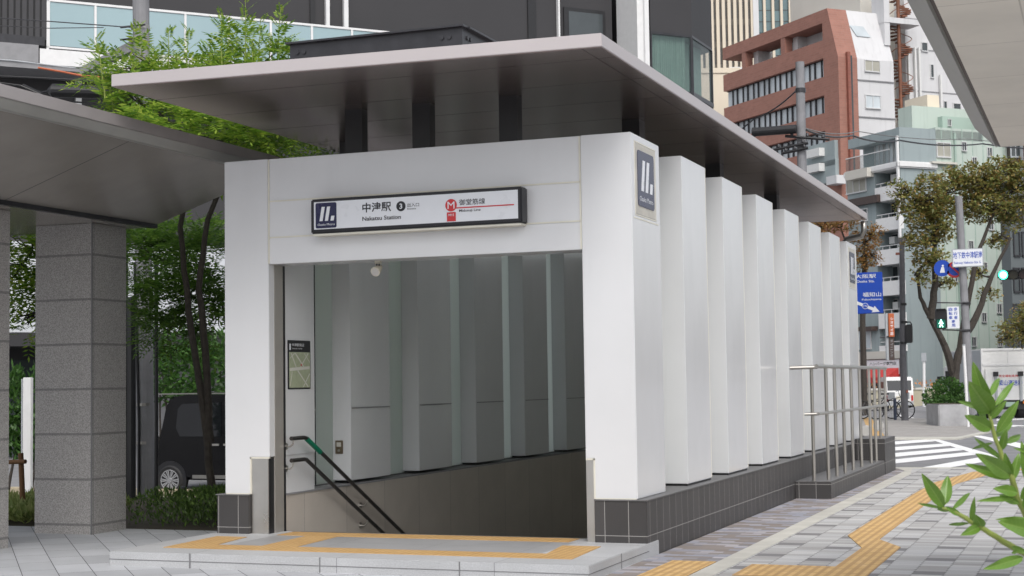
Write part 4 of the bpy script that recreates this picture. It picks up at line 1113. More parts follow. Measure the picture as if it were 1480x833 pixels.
# ================================================================== FAR BUILDINGS ON THE RIGHT
q2 = math.sqrt(.5); EL = Vector((-q2, q2, 0)); ER = Vector((q2, q2, 0))
def fbx(fc, name, m_, par, *boxes, bevel=0):
    mb = MB()
    for b in boxes: fc.box(mb, *b)
    return mb.build(name, m_, par, bevel=bevel)
def pbx(fc, name, m_, par, a, b, o0, o1):
    mb = MB(); fc.pbox(mb, a, b, o0, o1); return mb.build(name, m_, par)
def window(fc, par, a, b, o, pane='pane_blind', frame='window_frame', n=2, fw=.07):
    """a framed window of n panes spanning two pixels on a facade"""
    u0, z1 = fc.hit(*a, o); u1, z0 = fc.hit(*b, o)
    if u0 > u1: u0, u1 = u1, u0
    mb = MB(); fc.box(mb, u0, u1, z0, z1, o-.05, o+.012); w = mb.build('window', pane, par)
    mb = MB(); fc.box(mb, u0-fw, u1+fw, z1, z1+fw, o-.05, o+.06); fc.box(mb, u0-fw, u1+fw, z0-fw*1.3, z0, o-.05, o+.10)
    fc.box(mb, u0-fw, u0, z0, z1, o-.05, o+.06); fc.box(mb, u1, u1+fw, z0, z1, o-.05, o+.06)
    for i in range(1, n): u = u0+(u1-u0)*i/n; fc.box(mb, u-fw*.4, u+fw*.4, z0, z1, o-.05, o+.045)
    mb.build('frame', frame, w); return w

# --- red brick offices and the white wing behind the corner
CB = D(1214.5, 200, 125); FB = Facade(CB, EL); FR = Facade(CB, ER)
br = thing('brick_office', 'red brick office building with ribbon windows and an open roof frame', 'building', FB.P(4, -.4, -5))
wh = thing('white_office_wing', 'white rendered building wing with a rusty spiral fire stair beside the brick office', 'building', FR.P(6, -.4, -5))
ut, zt = FB.hit(1195, 12); _, z81 = FB.hit(1214.5, 81)
w1 = FR.hit(1240, 130)[0]; w2 = FR.hit(1293, 130)[0]
uR = FB.hit(1204, 100)[0]; uL = FB.hit(1046, 140)[0]
def prof(e0, e1, ext, zb_=-1, base=CB): # leaning-top profile in the brick facade plane
    c = Vector((base.x, base.y, 0))
    pts = [c+EL*e0+Vector((0, 0, zb_)), c+EL*e0+Vector((0, 0, z81)), c+EL*(e0+ut)+Vector((0, 0, zt)), c+EL*e1+Vector((0, 0, zt)), c+EL*e1+Vector((0, 0, zb_))]
    mb = MB(); mb.prism(pts, ER*ext); return mb
uP = max(uR, ut+.7); prof(0, uP, w1).build('corner_pier', 'red_brick', br)
zs = [FB.hit(1204, y)[1] for y in (79.5, 107, 134, 160, 186, 213, 240, 267, 294, 320, 346, 372)]
ztop = FB.hit(1204, 53)[1]
uR = uP
zpar1 = FB.hit(1190, 33)[1]
bands = [(zs[0], ztop)] + [(zs[i+1], zs[i]) if False else (zs[i+1], zs[i]) for i in range(1, len(zs)-1, 2)]
for z0, z1 in bands: fbx(FB, 'brick_band', 'red_brick', br, (uR, uL, z0, z1, -.7, 0))
fbx(FB, 'brick_band', 'red_brick', br, (uR, uL, -1, zs[-1], -.7, 0))
fbx(FB, 'roof_beam', 'red_brick', br, (uP, uL, zpar1, zt, -2.2, 0))
for px in (1074, 1131):
    u = FB.hit(px, 70)[0]; fbx(FB, 'roof_post', 'red_brick', br, (u-.3, u+.3, ztop, zpar1, -.8, -.03))
    u = FB.hit(px+6, 70)[0]; fbx(FB, 'roof_post', 'white_render', br, (u-.35, u+.35, ztop, zpar1, -2.4, -.9))
fbx(FB, 'core', 'pane_dark', br, (uR, uL-.2, -1, ztop-.4, -w2+.6, -.75))
fbx(FB, 'roof_plant', 'dark_steel', br, (uR+.3, uR+7, ztop-.4, ztop+1.5, -6, -4)); fbx(FB, 'roof_plant', 'white_render', br, (uR+7.5, uL-3, ztop-.4, ztop+.9, -7, -5))
rng = random.Random(4)
NW = 9
for r in range(0, 8, 2):
    z1, z0 = zs[r], zs[r+1]
    for i in range(NW):
        a = uR+(uL-uR)*i/NW; b = uR+(uL-uR)*(i+1)/NW
        w = fbx(FB, 'window', 'pane_sky', br, (a, b, z0, z1, -.62, -.5))
        fbx(FB, 'frame', 'dark_steel', w, (a, a+.13, z0, z1, -.5, -.36), ((a+b)/2-.07, (a+b)/2+.03, z0, z1, -.5, -.38), (a+.13, b, z1-.06, z1, -.5, -.4), (a+.13, b, z0, z0+.06, -.5, -.4))
u = FR.hit(1226, 150)[0]
fbx(FR, 'drain_pipe', 'red_pipe', br, (u-.14, u+.14, 0, FR.hit(1226, 76)[1], 0, .28)); fbx(FR, 'pipe_chase', 'pane_dark', br, (u+.16, u+.5, 0, FR.hit(1226, 80)[1], -.02, .02))
# grey service panels and condensers low on the brick side
for a, b in (((1160, 214), (1207, 238)), ((1160, 241), (1208, 262))):
    o = pbx(FB, 'service_panel', 'bluegrey_wall', br, a, b, -.2, .35)
for x, y in ((1165, 218), (1165, 240)):
    pbx(FB, 'condenser', 'ac_white', br, (x, y), (x+19, y+7), .35, .9)
pbx(FB, 'awning', 'white_render', br, (1194, 256), (1209, 265), .0, 1.0)
# white wing
mb = prof(0.05, 11, w2-w1, base=CB+ER*w1); mb.build('wall', 'white_render', wh)
for a, b, p in (((1250, 87.5), (1271, 104), 'pane_blind'), ((1251, 138), (1272, 157), 'pane_sky')):
    window(FR, wh, a, b, -.02, p)
tw = MB(); c0 = FR.hit(1236, 35)[0]; c1 = FR.hit(1256, 35)[0]
zz0, zz1 = FR.hit(1245, 50)[1], FR.hit(1245, 34)[1]
def sl(u, z, o=.05): # point on the leaning face
    t = (z-z81)/(zt-z81); return FR.P(u, z, -ut*t+o-.03)
tw.poly([sl(c0+.6, zz0), sl(c1+.6, zz0), sl(c1+.1, zz1), sl(c0+.1, zz1)]); tw.build('roof_window', 'pane_sky', wh)
for y in (64, 117, 170):
    z = FR.hit(1260, y)[1]; u1 = w2 if y > 80 else w2
    if y > 80: fbx(FR, 'ledge_line', 'grey_ledge', wh, (w1+.02, w2-.02, z-.05, z+.05, -.05, .03))
uA = FR.hit(1292, 100)[0]; uB = FR.hit(1420, 100, -3)[0]
ztw = FR.hit(1350, -60)[1]
fbx(FR, 'wall', 'white_render', wh, (w2+3.0, uB, -1, ztw, -14, -2.2)); fbx(FR, 'wall', 'beige_wall', wh, (w2-.5, w2+3.0, -1, ztw, -14, -3.6))
pbx(FR, 'frame_beam', 'white_render', wh, (1278, 24), (1330, 37), -2, -.3); pbx(FR, 'frame_post', 'white_render', wh, (1276, -40), (1287, 66), -2, -.35)
for y in (20, 64, 125): 
    z = FR.hit(1350, y)[1]; fbx(FR, 'ledge_line', 'grey_ledge', wh, (w2+3.0, uB, z-.05, z+.05, -2.3, -2.17))
for a, b in (((1345, 94), (1349, 112)), ((1364, 147), (1368, 158)), ((1378, 150), (1388, 162)), ((1332, 62), (1340, 74))): window(FR, wh, a, b, -2.18, 'pane_dark', n=1)
for px in (1314.5, 1324, 1330, 1360):
    u = FR.hit(px, 100, -1.9)[0]; fbx(FR, 'wall_pipe', 'ac_white', wh, (u-.09, u+.09, FR.hit(px, 178)[1], FR.hit(px, 60 if px < 1350 else 100)[1], -2.1, -1.9))
# spiral fire stair
ctr = FR.P(FR.hit(1304, 100, -1.2)[0], 0, -1.5)
z0, z1 = FR.hit(1304, 182)[1], FR.hit(1304, -20)[1]
fs_ = MB(); k = 0; z = z0
while z < z1:
    a = k*2*PI/14; d = Vector((math.cos(a), math.sin(a), 0)); s_ = Vector((-d.y, d.x, 0)); p = Vector((ctr.x, ctr.y, z))
    fs_.prism([p+d*.12-s_*.06, p+d*1.05-s_*.24, p+d*1.05+s_*.24, p+d*.12+s_*.06], (0, 0, .09)); z += .235; k += 1
sr = fs_.build('spiral_stair', 'rust', wh)
mb = MB(); mb.tube([(ctr.x, ctr.y, z0-2), (ctr.x, ctr.y, z1)], .16, 10)
for dx in (-.75, .1): mb.tube([(ctr.x+dx, ctr.y-.95, z0-2), (ctr.x+dx, ctr.y-.95, z1)], .13, 8)
mb.build('stair_post', 'rust', sr)
hp = []; 
for i in range(int((z1-z0)/.235)): a = i*2*PI/14; hp.append((ctr.x+1.05*math.cos(a), ctr.y+1.05*math.sin(a), z0+.235*i+1.0))
mb = MB(); mb.tube(hp, .035, 5); mb.build('stair_rail', 'rust', sr)

# --- blue-grey apartments with white balconies, corner towards us
C2 = D(1309, 500, 100); FL2 = Facade(C2, EL); FR2 = Facade(C2, ER)
ap = thing('apartment_block', 'blue-grey apartment block with a stack of white balconies and glass top balcony', 'building', FL2.P(4, -.4, -5))
uS = FL2.hit(1266, 300)[0]; uE = FL2.hit(1224, 250)[0]; zR = FL2.hit(1306, 182)[1]; uW = FR2.hit(1353, 220)[0]
zG = FL2.hit(1300, 507)[1]
zTb = FL2.hit(1290, 238)[1]      # floor of the top balcony
fbx(FL2, 'wall', 'bluegrey_wall', ap, (.3, uS, zG, zTb-.2, -7, -1.3)); fbx(FL2, 'wall', 'bluegrey_wall', ap, (uS, uE, zG, zTb-.1, -7, 0))
fbx(FL2, 'wall', 'bluegrey_wall', ap, (.3, uE-.3, zTb-.1, FL2.hit(1306, 196)[1], -7, -1.2))
fbx(FR2, 'wall', 'bluegrey_wall', ap, (0, uW, zG, zR, -.35, 0))
fbx(FL2, 'roof', 'bluegrey_wall', ap, (0.01, uE-.1, FL2.hit(1306, 196)[1], zR-.01, -7.01, -.1))
mb = MB(); FL2.box(mb, -.15, uE+.1, zTb-.32, zTb+.12, -1.3, .28); FR2.box(mb, -.28, uW, zTb-.32, zTb+.12, -.2, .2); mb.build('top_slab', 'white_metal', ap, bevel=.09)
mb = MB(); FL2.box(mb, .9, uE-.1, zTb+.12, zTb+1.0, .12, .15); mb.build('balcony_glass', 'clear_pane', ap)
mb = MB(); FL2.box(mb, .9, uE-.1, zTb+1.0, zTb+1.05, .1, .17); mb.build('balcony_rail', 'white_metal', ap)
uw0, uw1 = 1.0, uE-1.6
for i in range(3):
    a = uw0+(uw1-uw0)*i/3+.1; b = uw0+(uw1-uw0)*(i+1)/3-.1
    w = fbx(FL2, 'window', 'pane_sky', ap, (a, b, zTb+.15, zTb+1.9, -1.22, -1.17)); fbx(FL2, 'frame', 'window_frame', w, (a-.06, a, zTb+.12, zTb+1.96, -1.22, -1.1), (b, b+.06, zTb+.12, zTb+1.96, -1.22, -1.1), ((a+b)/2-.03, (a+b)/2+.03, zTb+.15, zTb+1.9, -1.18, -1.12), (a, b, zTb+1.9, zTb+1.96, -1.22, -1.1))
window(FL2, ap, (1224, 256), (1252, 275), .0, 'pane_blind', 'window_frame', 3); pbx(FL2, 'window_hood', 'beige_wall', ap, (1221, 249), (1253, 255), 0, .6)
window(FL2, ap, (1238, 305), (1254, 318), .0, 'pane_dark', 'window_frame', 2); pbx(FL2, 'awning', 'brown_panel', ap, (1226, 289), (1268, 292), 0, .35)
window(FL2, ap, (1241, 479), (1259, 503), .0, 'pane_sky', 'window_frame', 2); pbx(FL2, 'window_hood', 'brown_panel', ap, (1240, 473), (1260, 478), 0, .5)
for (yt, yb) in ((266, 287), (312, 331), (358.5, 381), (405, 426), (452, 474), (499, 508)):
    u0 = 0.0; z1 = FL2.hit(1300, yt)[1]; z0 = FL2.hit(1300, yb)[1]
    b = fbx(FL2, 'balcony', 'white_metal', ap, (-.02, uS-.05, z0, z1, -.14, .10), (.36, uS-.05, z0-.0, z0+.12, -1.3, -.14))
    fbx(FL2, 'rail', 'window_frame', b, (0, uS-.1, z1+.22, z1+.27, -.05, .02), (.5, .55, z1, z1+.22, -.04, .0), (uS-.6, uS-.55, z1, z1+.22, -.04, 0), (uS/2, uS/2+.05, z1, z1+.22, -.04, 0))
    if yt < 480: window(FL2, ap, (1278, yt-17), (1299, yt+3), -1.27, 'pane_dark', 'window_frame', 2)
fbx(FL2, 'ground_floor', 'beige_wall', ap, (.2, uE, -1, zG, -7, .15)); fbx(FR2, 'ground_floor', 'bluegrey_wall', ap, (.1, uW, -1, zG, -.36, .01))
u = FL2.hit(1306, 300)[0]; fbx(FL2, 'drain_pipe', 'white_metal', ap, (-.06, .08, 0, zR-.6, .1, .26))
for x, y in ((1287, 262), (1285, 352), (1290, 446)):
    pbx(FL2, 'condenser', 'ac_white', ap, (x, y-9), (x+8, y), -1.2, -.7)
# shop at its foot: awning, sign board
sh = thing('shop_awning', 'red cloth shop awning on the ground floor behind the white van', 'awning', FL2.P(3.3, 1.6, .6))
a = FL2.hit(1243, 532, .2); b = FL2.hit(1301, 548, .2); ua, ub = sorted((a[0], b[0]))
mb = MB(); mb.hexa([FL2.P(ua, b[1], .2), FL2.P(ub, b[1], .2), FL2.P(ub, b[1]-.05, 1.3), FL2.P(ua, b[1]-.05, 1.3), FL2.P(ua, a[1], .2), FL2.P(ub, a[1], .2), FL2.P(ub, b[1]+.12, 1.3), FL2.P(ua, b[1]+.12, 1.3)]); mb.build('canvas', 'red_cloth', sh)
mb = MB(); FL2.box(mb, ua, ub, b[1]-.25, b[1]-.05, 1.28, 1.31); mb.build('valance', 'red_cloth', sh)
sb = thing('shop_sign', 'white shop sign board with faint dark lettering above the red awning', 'sign', FL2.P(3.3, 2.4, .3))
a = FL2.hit(1252, 521, .3); b = FL2.hit(1301, 541, .3); ua, ub = sorted((a[0], b[0]))
mb = MB(); FL2.box(mb, ua, ub, b[1], a[1], .16, .3); mb.build('board', 'sign_white', sb)
mb = MB(); FL2.box(mb, ua-.05, ub+.05, a[1], a[1]+.06, .15, .34); FL2.box(mb, ua-.05, ua, b[1], a[1], .15, .34); FL2.box(mb, ub, ub+.05, b[1], a[1], .15, .34); mb.build('frame', 'brown_panel', sb)
hgt = a[1]-b[1]
text('ハンバーグ専門店', FL2.P(ub-.35, b[1]+hgt*.62, .306), -EL, V, (ub-ua)*.8, hgt*.24, 'sign_black', sb)
text('Hamburg', FL2.P(ub-.9, b[1]+hgt*.2, .306), -EL, V, (ub-ua)*.42, hgt*.2, 'sign_red', sb)
fbx(FL2, 'shopfront', 'pane_dark', ap, (1.0, uE-1, -.9, FL2.hit(1270, 548)[1], .1, .18))
# tall vertical sign on the corner
vs = thing('vertical_sign', 'narrow vertical sign, orange above and dark brown below, on the apartment corner', 'sign', D(1288, 520, 96))
c = D(1288, 486, 96); dx = Vector((R[0][0], R[1][0], 0)).normalized(); kx = 96/F
def vb(name, m_, x0, x1, y0, y1, o=0, par=vs):
    a = D(x0, y1, 96-o); b = D(x1, y0, 96-o); mb = MB(); n_ = Vector((-dx.y, dx.x, 0))
    p = [Vector((a.x, a.y, a.z)), Vector((a.x, a.y, a.z))+dx*(x1-x0)*kx]
    mb.prism([p[0], p[1], p[1]+Vector((0, 0, b.z-a.z)), p[0]+Vector((0, 0, b.z-a.z))], n_*.25); return mb.build(name, m_, par)
vb('panel', 'orange_panel' if 'orange_panel' in M else mat('orange_panel', (.42, .10, .03), .5), 1285, 1293, 453, 487)
vb('panel', 'brown_panel', 1285, 1293, 487, 521); vb('edge', 'vehicle_grey', 1281.8, 1285, 453, 521)
for i, ch in enumerate('焼肉ホルモン'): pass
a = D(1286.6, 484, 95.7)
for i, ch in enumerate('シオサイ居'): text(ch, D(1286.8, 463+i*5.4, 95.7), dx, V, 4.4*kx, 4.2*kx, 'sign_white', vs)
for i, ch in enumerate('ダイニング'): text(ch, D(1286.8, 495+i*5.4, 95.7), dx, V, 4.4*kx, 4.2*kx, 'grey_ledge', vs)
mb = MB(); p = D(1283, 487, 96); mb.tube([p, p-dx*.2+Vector((dx.y*-1.2, dx.x*1.6, 0))], .06, 6); mb.build('bracket', 'dark_steel', vs)

# --- mint green block next to it
mi = thing('mint_building', 'pale mint green building with small windows right of the apartments', 'building', FR2.P(uW+6, -.4, -6))
uM = FR2.hit(1464, 300)[0]; zM = FR2.hit(1352, 184)[1]
fbx(FR2, 'wall', 'mint_wall', mi, (uW+.01, uM, -1, zM, -3, -.01))
for px in (1367, 1382, 1397, 1412, 1427, 1442, 1456):
    u = FR2.hit(px, 400)[0]; fbx(FR2, 'wall_joint', 'mint_dark', mi, (u-.03, u+.03, -1, zM, -.05, .01))
a = FR2.hit(1318, 165, -4); b = FR2.hit(1400, 165, -4)
fbx(FR2, 'penthouse', 'mint_wall', mi, (a[0], b[0]+4, zM-2, a[1]+.6, -5.5, -4)); fbx(FR2, 'penthouse', 'mint_dark', mi, (FR2.hit(1362, 170, -3.5)[0], b[0]+4, zM-2, FR2.hit(1362, 168, -3.5)[1], -3.99, -3.5))
pbx(FR2, 'water_tank', 'cream_wall', mi, (1340, 137), (1358, 165), -8, -5.5)
window(FR2, mi, (1354, 207), (1373, 227), .0, 'pane_blind'); pbx(FR2, 'ledge', 'beige_wall', mi, (1348, 233), (1384, 238), 0, .35)
for x, y in ((1390, 206), (1427, 214), (1405, 228), (1400, 349), (1419, 453), (1441, 440), (1404, 488), (1442, 488), (1403, 297), (1429, 320), (1381, 330), (1380, 395), (1446, 395), (1420, 380), (1441, 260), (1378, 270)):
    window(FR2, mi, (x, y), (x+6, y+12), .0, 'pane_dark', n=2, fw=.05)
window(FR2, mi, (1370, 173), (1374, 182), -3.48, 'pane_dark', n=2, fw=.04)
for px, y0 in ((1382, 193), (1395, 420)):
    u = FR2.hit(px, 300)[0]; fbx(FR2, 'drain_pipe', 'mint_dark', mi, (u-.07, u+.07, 0, FR2.hit(px, y0)[1], 0, .15))

# --- dark block at the right edge, far tower and cream block
dk = thing('dark_block', 'dark blue-grey building at the right edge behind the trees', 'building', D(1500, 560, 92))
p = D(1462, 400, 92); FD = Facade(p, ER); uq = 14
fbx(FD, 'wall', mat('slate_wall', (.10, .115, .12), .6, var=.1, scale=.3), dk, (0, uq, -1, FD.hit(1470, 262)[1], -.8, 0))
for r in range(5):
    y = 285+r*52
    for x in (1465, 1477): window(FD, dk, (x, y), (x+8, y+32), 0, 'pane_dark', 'dark_steel', 1, .08)
up2 = thing('corner_building', 'brown glazed building with a white corner column under the cream canopy', 'building', D(1490, 560, 104))
p = D(1458, 170, 104); FU = Facade(p, Vector((R[0][0], R[1][0], 0)))
fbx(FU, 'wall', 'brown_panel', up2, (0, 8, -1, FU.hit(1470, 140)[1], -6, 0))
for y in (158, 200, 240): window(FU, up2, (1461, y), (1474, y+26), 0, 'pane_dark', 'vehicle_grey', 2, .08)
pbx(FU, 'column', 'white_render', up2, (1476, 140), (1492, 590), 0, .6)

tf = thing('office_tower', 'tall tower with pale vertical fins and a dark glass bay far behind', 'tower', D(1110, 540, 260))
CR = Vector((R[0][0], R[1][0], 0)).normalized(); FT = Facade(D(1015, 300, 260), CR)
kx = 260/F; zT = FT.hit(1100, -120)[1]
uG = FT.hit(1090, 50)[0]; uZ = FT.hit(1225, 50)[0]
fbx(FT, 'wall', grid_mat('tower_floors', (.085, .08, .075), (.16, .15, .135), 60, 3.9, 1.0, .4, .05, bump=0), tf, (0, uG, -1, zT, -25, 0))
fbx(FT, 'glass_wall', grid_mat('tower_glazing', (.10, .16, .175), (.05, .055, .06), 1.42, 1.95, .16, .1, .45, bump=0), tf, (uG, uZ, -1, zT, -25, -.3))
mb = MB(); u = .1
while u < uG: FT.box(mb, u, u+.52, -1, zT, 0, .55); u += .98
mb.build('fins', 'tower_fin', tf)
mb = MB(); u = uG+1.6
while u < uZ: FT.box(mb, u, u+.42, -1, zT, -.3, .4); u += 1.45
mb.build('fins', 'tower_fin', tf)
fbx(FT, 'corner_column', 'white_render', tf, (uG-.2, uG+.75, -1, zT, -.2, .7))
cb = thing('cream_block', 'plain cream rendered block between the bay window and the brick offices', 'building', D(1045, 560, 150))
p = D(1015, 300, 150); FC = Facade(p, CR); zc = FC.hit(1030, 106)[1]
fbx(FC, 'wall', 'cream_wall', cb, (-2, FC.hit(1100, 200)[0], -1, zc, -10, 0)); fbx(FC, 'parapet', 'cream_wall', cb, (-2.1, FC.hit(1072, 200)[0], zc, zc+.5, -1, .1))
fbx(FC, 'penthouse', 'white_render', cb, (FC.hit(1060, 90)[0], FC.hit(1120, 90)[0], zc, zc+1.2, -9, -3))

# ================================================================== STREET FURNITURE ON THE RIGHT
# concrete pole with crossarms above the canopy
cp = D(1157, 300, 44); z0 = gz(cp.x, cp.y); tp = AY(1156, 90, cp.y)
pt = thing('utility_pole', 'weathered concrete utility pole with crossarms and black cylinder before the brick offices', 'utility pole', (cp.x, cp.y, z0))
mb = MB(); mb.tube([(cp.x+.03, cp.y, z0-.1), (tp.x, cp.y, tp.z)], [.16, .125], 14); mb.build('pole', 'concrete_pole', pt)
mb = MB(); a, b = AY(1088, 189, cp.y-.25), AY(1151, 189, cp.y-.25); a.z = b.z = (a.z+b.z)/2; mb.tube([a, b], .13, 16); mb.tube([a-Vector((.012, 0, 0)), a+Vector((.08, 0, 0))], .14, 16); mb.build('cylinder', 'black_paint', pt)
for (x0, y0, x1, y1) in ((1135, 197, 1199, 202), (1118, 217, 1168, 207), (1130, 222, 1168, 214)):
    mb = MB(); a, b = AY(x0, y0, cp.y-.2), AY(x1, y1, cp.y-.2); mb.tube([a, b], .045, 6); ar = mb.build('crossarm', 'black_paint', pt)
    for t in (.15, .5, .85):
        q = a.lerp(b, t); m2 = MB(); m2.tube([q, q+Vector((0, 0, .06)), q+Vector((0, 0, .14))], [.02, .05, .03], 8); m2.build('insulator', 'dark_steel', ar)
q = AY(1157, 131, cp.y); mb = MB(); mb.tube([(q.x, q.y, q.z-.06), (q.x, q.y, q.z+.06)], .15, 14); mb.build('band', 'dark_steel', pt)
cable('cable', [AY(1150, 132, cp.y), AY(1090, 172, cp.y+2), AY(990, 240, cp.y+6)], .022, 'dark_steel', 'thin stay cable sloping down left from the pole band', .1, group='overhead cables right')
cable('cable', [AY(1165, 188, cp.y), AY(1232, 196, 50), AY(1300, 203, 55), AY(1420, 208, 62), AY(1560, 214, 70)], .03, 'dark_steel', 'dark cable crossing the blue-grey apartments from the pole', .12, group='overhead cables right')
cable('cable', [AY(1165, 186, cp.y), AY(1240, 190, 52), AY(1400, 201, 62), AY(1560, 206, 70)], .016, 'stainless_dark', 'thinner grey cable just over the dark one beside the apartments', .12, group='overhead cables right')

# blue direction sign
YB = 58.0
def flat_rect(Y, x0, y0, x1, y1):
    a = AY(x0, y1, Y); b = AY(x1, y0, Y); return a.x, b.x, a.z, b.z
x0, x1, z0, z1 = flat_rect(YB, 1206, 393, 1275, 455)
ds = thing('direction_sign', 'blue road direction sign with white lettering and arrow behind the last fin', 'road sign', ((x0+x1)/2, YB, gz(-8, YB)))
mb = MB(); mb.box(x0, x1, YB, YB+.05, z0, z1); pn = mb.build('panel', 'sign_blue', ds, bevel=.02)
mb = MB(); w_ = .018
mb.tube([(x0+.1, YB+.12, gz(-8, YB)-.1), (x0+.1, YB+.12, z1)], .07, 10); mb.build('pole', 'stainless_dark', ds)
def stext(s, xa, yt, xb, yb, m_='sign_white', Y=None, par=None, bold=.01, d=.008):
    Y = Y or YB; p0, p1, q0, q1 = flat_rect(Y, xa, yt, xb, yb)
    return text(s, (p0, Y-d, q0), U, V, p1-p0, q1-q0, m_, par or ds, bold=bold)
stext('大阪駅', 1236, 396, 1266, 403); stext('Osaka Sta.', 1238, 404.5, 1264, 409)
stext('福知山', 1247, 422, 1273.5, 429.5); stext('Fukuchiyama', 1246, 431, 1274, 435.5)
stext('十三', 1214, 422, 1232, 429.5); stext('Juso', 1214, 431, 1226, 435.5)
mb = MB(); a, b = AY(1236, 437, YB), AY(1262, 447, YB); d = (b-a).normalized(); n_ = Vector((-d.z, 0, d.x)); a.y = b.y = YB-.006
mb.prism([a-n_*.055, b-n_*.055, b-n_*.13, b+d*.26, b+n_*.13, b+n_*.055, a+n_*.055], (0, -.003, 0)); mb.build('arrow', 'sign_white', ds)
c = AY(1250.5, 442.5, YB-.012); mb = MB(); mb.disc(c, (0, -1, 0), .115, .003, 20); sh_ = mb.build('route_shield', 'sign_white', ds); mb = MB(); mb.disc(c-Vector((0, .0035, 0)), (0, -1, 0), .098, .002, 20); mb.build('shield_face', 'sign_blue', sh_)
text('176', (c.x-.07, c.y-.008, c.z-.04), U, V, .14, .075, 'sign_white', sh_)

# dark pole with signal seen from behind
b0 = G(1308, 608); tp = AY(1303.5, 352, b0.y)
sp_ = thing('street_pole', 'dark grey street pole with a black signal box, before the apartment balconies', 'street pole', (b0.x, b0.y, 0))
mb = MB(); mb.tube([(b0.x, b0.y, -.1), (b0.x, b0.y, 2.4), (tp.x, b0.y, tp.z)], [.125, .11, .09], 12); mb.build('pole', mat('pole_grey', (.09, .09, .1), .6, var=.2, scale=5), sp_)
mb = MB(); x0, x1, z0, z1 = flat_rect(b0.y, 1309.5, 469, 1318, 496); mb.box(x0, x1, b0.y-.1, b0.y+.2, z0, z1); mb.box(x0+.03, x1-.03, b0.y+.2, b0.y+.36, (z0+z1)/2, z1); mb.build('signal_box', 'black_paint', sp_, bevel=.03)
mb = MB(); q = AY(1305, 466, b0.y); mb.tube([q, q+Vector((.25, 0, 0)), q+Vector((.3, 0, -.1))], .025, 6); mb.build('arm', 'black_paint', sp_)
for y in (440, 466, 496):
    q = AY(1305.5, y, b0.y); mb = MB(); mb.tube([(q.x, q.y, q.z-.04), (q.x, q.y, q.z+.04)], .12, 12); mb.build('band', 'black_paint', sp_)
mb = MB(); q = AY(1298, 367, b0.y); mb.box(q.x-.08, q.x+.1, b0.y-.05, b0.y+.05, q.z-.04, q.z+.04); mb.build('red_marker', 'red_pipe', sp_)
mb = MB(); q = AY(1303, 352, b0.y); mb.box(q.x-.1, q.x+.14, b0.y-.1, b0.y+.1, q.z, q.z+.2); mb.build('cap', 'pole_grey', sp_)
for y in (566,): 
    mb = MB(); q = AY(1311, y, b0.y-.12); mb.box(q.x-.03, q.x+.04, b0.y-.14, b0.y-.10, q.z-.05, q.z+.05); mb.build('sticker', 'red_pipe', sp_)

# grey pole with the junction name plate, walk signal and cycle sign
b1 = G(1404, 613); YP = b1.y; tp = AY(1385.5, 284, YP)
ju = thing('signal_pole', 'grey steel signal pole standing behind the planter box at the crossing', 'signal pole', (b1.x, YP, 0))
mb = MB(); mb.tube([(b1.x, YP, -.1), (tp.x, YP, tp.z)], [.135, .115], 14); mb.build('pole', 'concrete_pole', ju)
for y, xa in ((438.5, 1352), (478, 1362)):
    q = AY(1395, y, YP-.16); a = AY(xa, y-1, YP-.16); mb = MB(); mb.tube([q+Vector((.1, 0, 0)), a], .022, 6); mb.build('arm', 'dark_steel', ju)
    q = AY(1396, y, YP); mb = MB(); mb.tube([(q.x, q.y, q.z-.035), (q.x, q.y, q.z+.035)], .15, 12); mb.build('band', 'black_paint', ju)
YN = YP-.25
x0, x1, z0, z1 = flat_rect(YN, 1376.5, 358.5, 1421, 387)
nm = thing('junction_sign', 'white junction name plate with blue lettering high on the grey pole', 'road sign', ((x0+x1)/2, YN, z0))
mb = MB(); mb.box(x0, x1, YN, YN+.06, z0, z1); mb.build('frame', 'vehicle_grey', nm, bevel=.01); mb = MB(); mb.box(x0+.03, x1-.03, YN-.004, YN+.02, z0+.03, z1-.03); mb.build('panel', 'sign_white', nm)
stext('地下鉄中津駅南', 1377.7, 363, 1419.5, 374.5, 'sign_blue', YN, nm); stext('Subway Nakatsu Sta. S.', 1379, 377, 1418, 383, 'sign_blue', YN, nm)
x0, x1, z0, z1 = flat_rect(YN, 1352, 446, 1368, 476)
ws = thing('walk_signal', 'pedestrian signal showing a green walking figure beside the tree trunk', 'traffic signal', ((x0+x1)/2, YN, z0))
mb = MB(); mb.box(x0, x1, YN, YN+.25, z0, z1); mb.build('housing', 'dark_steel', ws, bevel=.04)
zm = (z0+z1)/2; zq = (z1-z0)
for za, m_ in ((zm+.01, 'black_paint'), (z0+.03, 'sign_black')):
    mb = MB(); mb.box(x0+.04, x1-.04, YN-.006, YN+.02, za, za+zq*.44); ln = mb.build('lens', m_, ws)
    mb = MB(); mb.box(x0+.02, x1-.02, YN-.12, YN, za+zq*.44, za+zq*.47); mb.build('visor', 'black_paint', ws)
mb = MB(); mb.box(x0+.05, x1-.05, YN-.01, YN-.006, z0+.04, z0+.04+zq*.40)
glow = mb.build('glow_panel', 'lamp_green_dim' if 'lamp_green_dim' in M else (emis('lamp_green_dim', (.0, .25, .16), .25) or 'lamp_green_dim'), ws)
xc = (x0+x1)/2; zb_ = z0+.06; hh = zq*.36
mb = MB(); mb.disc((xc, YN-.011, zb_+hh*.9), (0, -1, 0), hh*.12, .003, 12)
for pts in (((-.10, .8), (.10, .8), (.09, .42), (-.09, .42)), ((-.09, .45), (.02, .45), (-.12, .0), (-.25, .0)), ((-.02, .45), (.09, .45), (.28, .0), (.15, .0)), ((-.10, .8), (-.08, .68), (-.24, .42), (-.32, .48)), ((.10, .8), (.08, .68), (.24, .42), (.32, .48))):
    mb.prism([Vector((xc+p[0]*hh, YN-.011, zb_+p[1]*hh)) for p in pts], (0, -.003, 0))
